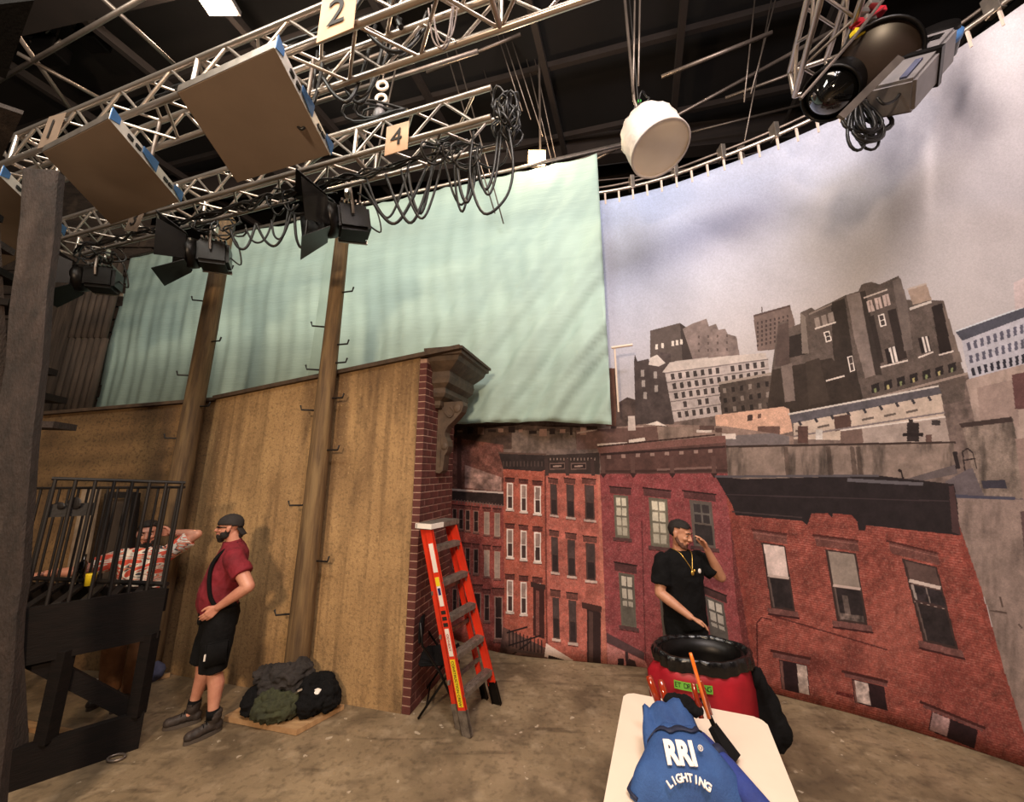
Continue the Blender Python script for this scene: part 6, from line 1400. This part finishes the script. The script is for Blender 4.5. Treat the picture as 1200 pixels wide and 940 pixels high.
bm = bmesh.new(); sph(bm, m(.14, .06, .95), (.03, .03, .05), 10); sph(bm, m(.15, .09, .90), (.02, .02, .04), 10); child('waist_pouch', crumple(remesh(bm, .006, 1), .006, 20), 'black', man, True)
def boot(par, a_, F, m_='boot', sock=True, s=1.0):
    F = Vector(F).normalized(); L_ = Vector((-F.y, F.x, 0)); g = Vector((a_.x, a_.y, 0))
    bm = bmesh.new()
    for f, z, r in ((-.045, .055, (.048, .040, .05)), (.0, .07, (.062, .042, .055)), (.06, .062, (.07, .042, .045)), (.12, .052, (.07, .047, .045)), (.17, .050, (.05, .046, .042)), (-.01, .13, (.062, .060, .065)), (-.012, .160, (.062, .060, .035)), (-.01, .105, (.055, .045, .05))):
        sph(bm, g+F*f*s+Vector((0, 0, z)), tuple(q*s for q in r), 16, Matrix(((F.x, L_.x, 0), (F.y, L_.y, 0), (0, 0, 1))))
    o = child('boot', crumple(remesh(bm, .007, 3), .004, 22), m_, par, True)
    bm = bmesh.new(); pts = []
    for k in range(20):
        a = k*2*math.pi/20; c = math.cos(a); pts.append(g+F*(.062+.155*c)*s+L_*(.047+.006*c)*math.sin(a)*s)
    v1 = [bm.verts.new(p+Vector((0, 0, .002))) for p in pts]; v2 = [bm.verts.new(p+Vector((0, 0, .027))) for p in pts]; bm.faces.new(v1); bm.faces.new(v2)
    for k in range(20): bm.faces.new((v1[k], v1[(k+1) % 20], v2[(k+1) % 20], v2[k]))
    child('sole', bm, 'sole', o)
    bm = bmesh.new()
    for k in range(4):
        c = g+F*(.035+.022*k)*s+Vector((0, 0, .128-.017*k)); tube(bm, [c-L_*.03-Vector((0, 0, .008)), c+Vector((0, 0, .006)), c+L_*.03-Vector((0, 0, .008))], .004, 5)
    lc_ = child('laces', bm, 'black', o, True); lc_['kind'] = 'stuff'
boot(man, aL, FM*.95+LM*.25, s=.88); boot(man, aR, FM*.9-LM*.1, s=.88)
for a_, k_ in ((aL, kL), (aR, kR)): ax_ = a_.lerp(k_, .7*0+.0); child('sock', tubeo([a_.lerp(k_, .08)-FM*.002, a_.lerp(k_, .24)-FM*.004], [.049, .050], 20), 'black', man, True)

# ---- man in a black shirt behind the bin
FK = Vector((.28, -.96, 0)).normalized(); LK = Vector((-FK.y, FK.x, 0)); BK = Vector((1.62, 4.02, 0))
def kq(f, l, z): return BK+FK*f+LK*l+Vector((0, 0, z))
man2 = thing('person', BK, 'person in black shirt with gold chain behind the bin, hand raised to brow', 'person')
bm = bmesh.new()
for s_ in (1, -1):
    h_ = kq(0, .085*s_, .90); k_ = kq(.02, .11*s_, .49); a_ = kq(-.02, .12*s_, .09)
    cap_(bm, [h_, k_], [.085, .062]); cap_(bm, [k_, k_.lerp(a_, .3)-FK*.02, a_], [.06, .064, .04]); cap_(bm, [a_, a_+FK*.08-Vector((0, 0, .045))], [.036, .02])
loft(bm, [(kq(0, 0, .84), .14, .10), (kq(0, 0, .96), .15, .11), (kq(0, 0, 1.10), .15, .115), (kq(0, 0, 1.26), .165, .11), (kq(0, 0, 1.35), .165, .09), (kq(0, 0, 1.41), .10, .065)], (FK, LK))
Hk = kq(.035, .0, 1.605); cap_(bm, [kq(0, 0, 1.40), kq(.015, 0, 1.53)], [.068, .062])
sRk, sLk = kq(0, -.20, 1.36), kq(0, .20, 1.36)
eRk = kq(.03, -.275, 1.10); wRk = kq(.24, -.135, .955)
eLk = kq(.12, .345, 1.215); wLk = kq(.165, .180, 1.475)
for s_, e_, w_ in ((sRk, eRk, wRk), (sLk, eLk, wLk)): cap_(bm, [s_, s_.lerp(e_, .5), e_], [.066, .057, .047]); cap_(bm, [e_, e_.lerp(w_, .35), w_], [.047, .046, .029])
hand(bm, wRk, FK*.45+LK*.75-Vector((0, 0, .35)), -Vector((0, 0, 1))+FK*.2, FK, .35)
hand(bm, wLk, Vector((0, 0, .92))-LK*.42-FK*.0, -LK*.8-Vector((0, 0, .35))-FK*.2, -FK*.5+Vector((0, 0, .2))-LK*.6, .42)
RK = rotm(FK*.90+LK*.43, -.24, 0.06)
P = head_geo(bm, Hk, RK, 1.07)
me = remesh(bm, .0055, 3); me.materials.append(M['skin2']); child('body', me, None, man2, True)
face_parts(man2, P, RK, 1.07)
def short_hair(Hc, R, s, par, line=.052):
    shell(Hc, R, s, (.0815, .1005, .0865), lambda c: (c.z > line-.006+.02*max(0, c.y/.08)) or (c.y < -.012 and c.z > -.03 and abs(c.x) < .2), 'hair', 'hair', par, noise_=.006)
short_hair(Hk, RK, 1.07, man2)
bm = bmesh.new()
for x, y, z, r in ((0, .050, -.090, (.034, .028, .022)), (.040, .022, -.070, (.018, .038, .030)), (-.040, .022, -.070, (.018, .038, .030)), (.060, .0, -.035, (.010, .016, .03)), (-.060, .0, -.035, (.010, .016, .03)), (0, .083, -.044, (.020, .006, .004)), (0, .071, -.074, (.020, .012, .014))): sph(bm, P(x, y, z), tuple(q*1.04 for q in r), 14, RK)
cap_(bm, [P(.068, -.004, -.02), P(.058, .018, -.062), P(.03, .05, -.094), P(0, .062, -.102), P(-.03, .05, -.094), P(-.058, .018, -.062), P(-.068, -.004, -.02)], [.010, .018, .020, .020, .020, .018, .010], 10)
child('beard', crumple(remesh(bm, .005, 2), .003, 60), 'stubble', man2, True)
bm = bmesh.new()
loft(bm, [(kq(0, 0, .80), .20, .145), (kq(0, 0, .95), .195, .145), (kq(0, 0, 1.10), .19, .145), (kq(0, 0, 1.26), .205, .150), (kq(0, 0, 1.37), .205, .125), (kq(0, 0, 1.425), .15, .095), (kq(.0, 0, 1.455), .085, .08)], (FK, LK))
for s_, e_ in ((sRk, eRk), (sLk, eLk)): cap_(bm, [s_, s_.lerp(e_, .3)], [.082, .084]); tube(bm, [s_, s_.lerp(e_, .74)], [.082, .088], 16)
clothes(man2, bm, 'black', 'shirt', amp=.016, seed=12)
child('neck_chain', tubeo(smooth_pts([kq(-.02, -.075, 1.47), kq(.085, -.06, 1.44), kq(.145, -.01, 1.33), kq(.15, .0, 1.30), kq(.145, .012, 1.33), kq(.085, .065, 1.44), kq(-.02, .075, 1.47)], 5), .0032, 6), 'gold', man2, True)
child('pendant', sphere(kq(.155, 0, 1.28), (.016, .008, .022), 10), 'gold', man2, True); child('pendant', sphere(kq(.16, .02, 1.30), (.010, .008, .012), 10), 'gold', man2, True)
child('chest_badge', sphere(kq(.150, .085, 1.29), (.018, .006, .022), 10, rotm(FK)), 'label', man2, True)
bm = bmesh.new()
loft(bm, [(kq(0, 0, .80), .18, .14), (kq(0, 0, .93), .18, .14)], (FK, LK))
for s_ in (1, -1): tube(bm, [kq(0, .10*s_, .88), kq(.02, .11*s_, .49), kq(-.01, .12*s_, .07)], [.115, .085, .075], 18)
clothes(man2, bm, 'black', 'trousers', amp=.01, seed=15)
for s_ in (1, -1): boot(man2, kq(-.02, .12*s_, .09), FK)

# ---- man in a coral print shirt leaning behind the railing
FH = Vector((.25, -.97, 0)).normalized(); LH = Vector((-FH.y, FH.x, 0)); BH = Vector((-3.86, 4.40, 0))
def h(f, l, z): return BH+FH*f+LH*l+Vector((0, 0, z))
man3 = thing('person', BH, 'person in coral print shirt and tan trousers leaning behind the black railing', 'person')
bm = bmesh.new()
legs = []
for s_ in (1, -1):
    h_ = h(.02, .10*s_, .88); k_ = h(.03, .11*s_, .48); a_ = h(.0+.05*s_, .12*s_, .09); legs.append((h_, k_, a_))
    cap_(bm, [h_, k_], [.10, .062]); cap_(bm, [k_, k_.lerp(a_, .3)-FH*.02, a_], [.06, .064, .04]); cap_(bm, [a_, a_+FH*.08-Vector((0, 0, .045))], [.036, .02])
loft(bm, [(h(0, 0, .82), .14, .10), (h(0, 0, .96), .15, .11), (h(0.01, 0, 1.10), .15, .115), (h(0.02, 0, 1.24), .16, .11), (h(0.02, 0, 1.33), .165, .09), (h(0.02, 0, 1.38), .10, .065)], (FH, LH))
Hh = h(.05, .0, 1.555); cap_(bm, [h(.02, 0, 1.36), h(.035, 0, 1.49)], [.068, .060])
sRh, sLh = h(.02, -.19, 1.33), h(.02, .19, 1.34); eRh = h(.18, -.42, 1.24); wRh = h(.24, -.66, 1.245); eLh = h(-.02, .42, 1.52); wLh = h(-.03, .165, 1.545)
for s_, e_, w_ in ((sRh, eRh, wRh), (sLh, eLh, wLh)): cap_(bm, [s_, s_.lerp(e_, .5), e_], [.064, .056, .046]); cap_(bm, [e_, e_.lerp(w_, .35), w_], [.046, .045, .029])
hand(bm, wRh, -LH*.95+FH*.2, -Vector((0, 0, 1)), FH, .2); hand(bm, wLh, -LH*.9-FH*.35, FH*.9-LH*.2, Vector((0, 0, 1)), .35)
RH = rotm(FH*.93+LH*.34, -.10, -.06); P = head_geo(bm, Hh, RH, 1.10)
me = remesh(bm, .0055, 3); me.materials.append(M['skin']); child('body', me, None, man3, True)
face_parts(man3, P, RH, 1.10); short_hair(Hh, RH, 1.10, man3, .058)
bm = bmesh.new()
for x, y, z, r in ((0, .050, -.090, (.036, .030, .024)), (.040, .022, -.070, (.02, .04, .032)), (-.040, .022, -.070, (.02, .04, .032)), (0, .083, -.044, (.022, .006, .005)), (0, .071, -.074, (.022, .014, .015))): sph(bm, P(x, y, z), tuple(q*1.05 for q in r), 14, RH)
cap_(bm, [P(.068, -.004, -.02), P(.058, .018, -.062), P(.03, .05, -.094), P(0, .062, -.102), P(-.03, .05, -.094), P(-.058, .018, -.062), P(-.068, -.004, -.02)], [.010, .018, .020, .020, .020, .018, .010], 10)
child('beard', crumple(remesh(bm, .005, 2), .004, 60), 'hair', man3, True)
bm = bmesh.new()
loft(bm, [(h(0, 0, .86), .195, .145), (h(0, 0, 1.0), .19, .145), (h(.01, 0, 1.12), .19, .145), (h(.02, 0, 1.24), .2, .145), (h(.02, 0, 1.34), .2, .12), (h(.02, 0, 1.395), .15, .095), (h(.02, 0, 1.42), .085, .08)], (FH, LH))
for s_, e_ in ((sRh, eRh), (sLh, eLh)): cap_(bm, [s_, s_.lerp(e_, .3)], [.08, .082]); tube(bm, [s_, s_.lerp(e_, .74)], [.08, .088], 16)
clothes(man3, bm, 'hawaii', 'print_shirt', amp=.012, seed=22)
child('neck_cord', tubeo(smooth_pts([h(.0, -.07, 1.44), h(.10, -.05, 1.40), h(.155, 0, 1.28), h(.10, .05, 1.40), h(0, .07, 1.44)], 5), .005, 6), 'black', man3, True)
bm = bmesh.new()
loft(bm, [(h(0, 0, .80), .175, .135), (h(0, 0, .92), .175, .135)], (FH, LH))
for h_, k_, a_ in legs: tube(bm, [h_, k_, a_+Vector((0, 0, -.01))], [.112, .090, .082], 18)
clothes(man3, bm, 'tan', 'trousers', amp=.014, seed=25)
for h_, k_, a_ in legs: boot(man3, a_, FH*.9-LH*.15)
# things resting on the platform beside him
q = Vector((-3.78, 3.78, DZ+.0)); o = obj('amber_cup', tubeo([q, q+Vector((0, 0, .09)), q+Vector((0, 0, .10))], [.032, .038, .038], 16), 'yellow', None, True); tag(o, 'small yellow cup standing on the platform behind the railing', 'cup')
q = Vector((-3.98, 3.88, DZ+.0)); bm = bmesh.new(); tube(bm, [q, q+Vector((0, 0, .16)), q+Vector((0, 0, .19)), q+Vector((0, 0, .24))], [.035, .035, .014, .014], 14); o = obj('dark_bottle', bm, 'blackgloss', None, True); tag(o, 'dark bottle standing on the platform beside the yellow cup', 'bottle')

# ------------------------------------------------------------ labels: number alike things left to right
ORD = 'first second third fourth fifth sixth seventh eighth ninth tenth eleventh twelfth thirteenth fourteenth fifteenth sixteenth seventeenth'.split()
def relabel(group, fmt):
    os_ = [o for o in COL.objects if o.get('group') == group]
    def key(o):
        c = sum((Vector(b) for b in o.bound_box), Vector())/8 if o.type == 'MESH' else o.location; return c.x
    bpy.context.view_layer.update()
    for i, o in enumerate(sorted(os_, key=key)): o['label'] = fmt % ORD[i]
relabel('black cables drooping from the truss', 'black cable loop under the lower truss, %s from the left')
relabel('cables drooping from the upper truss', 'black cable loop under the upper truss, %s from the left')
relabel('grey wire loops at the upper truss', 'thin grey wire loop at upper truss end, %s from the left')
relabel('steel pipes in the dark roof', 'steel rigging pipe in the dark roof space, %s from the left')
relabel('thin lines from the roof', 'thin line dropping from the dark roof, %s from the left')
relabel('slack cables across the roof', 'slack cable slung across the dark roof, %s from the left')
relabel('cables tied along the lower truss', 'black cable tied along the lower truss, %s from the left')
relabel('cables tied along the upper truss', 'black cable tied along the upper truss, %s from the left')
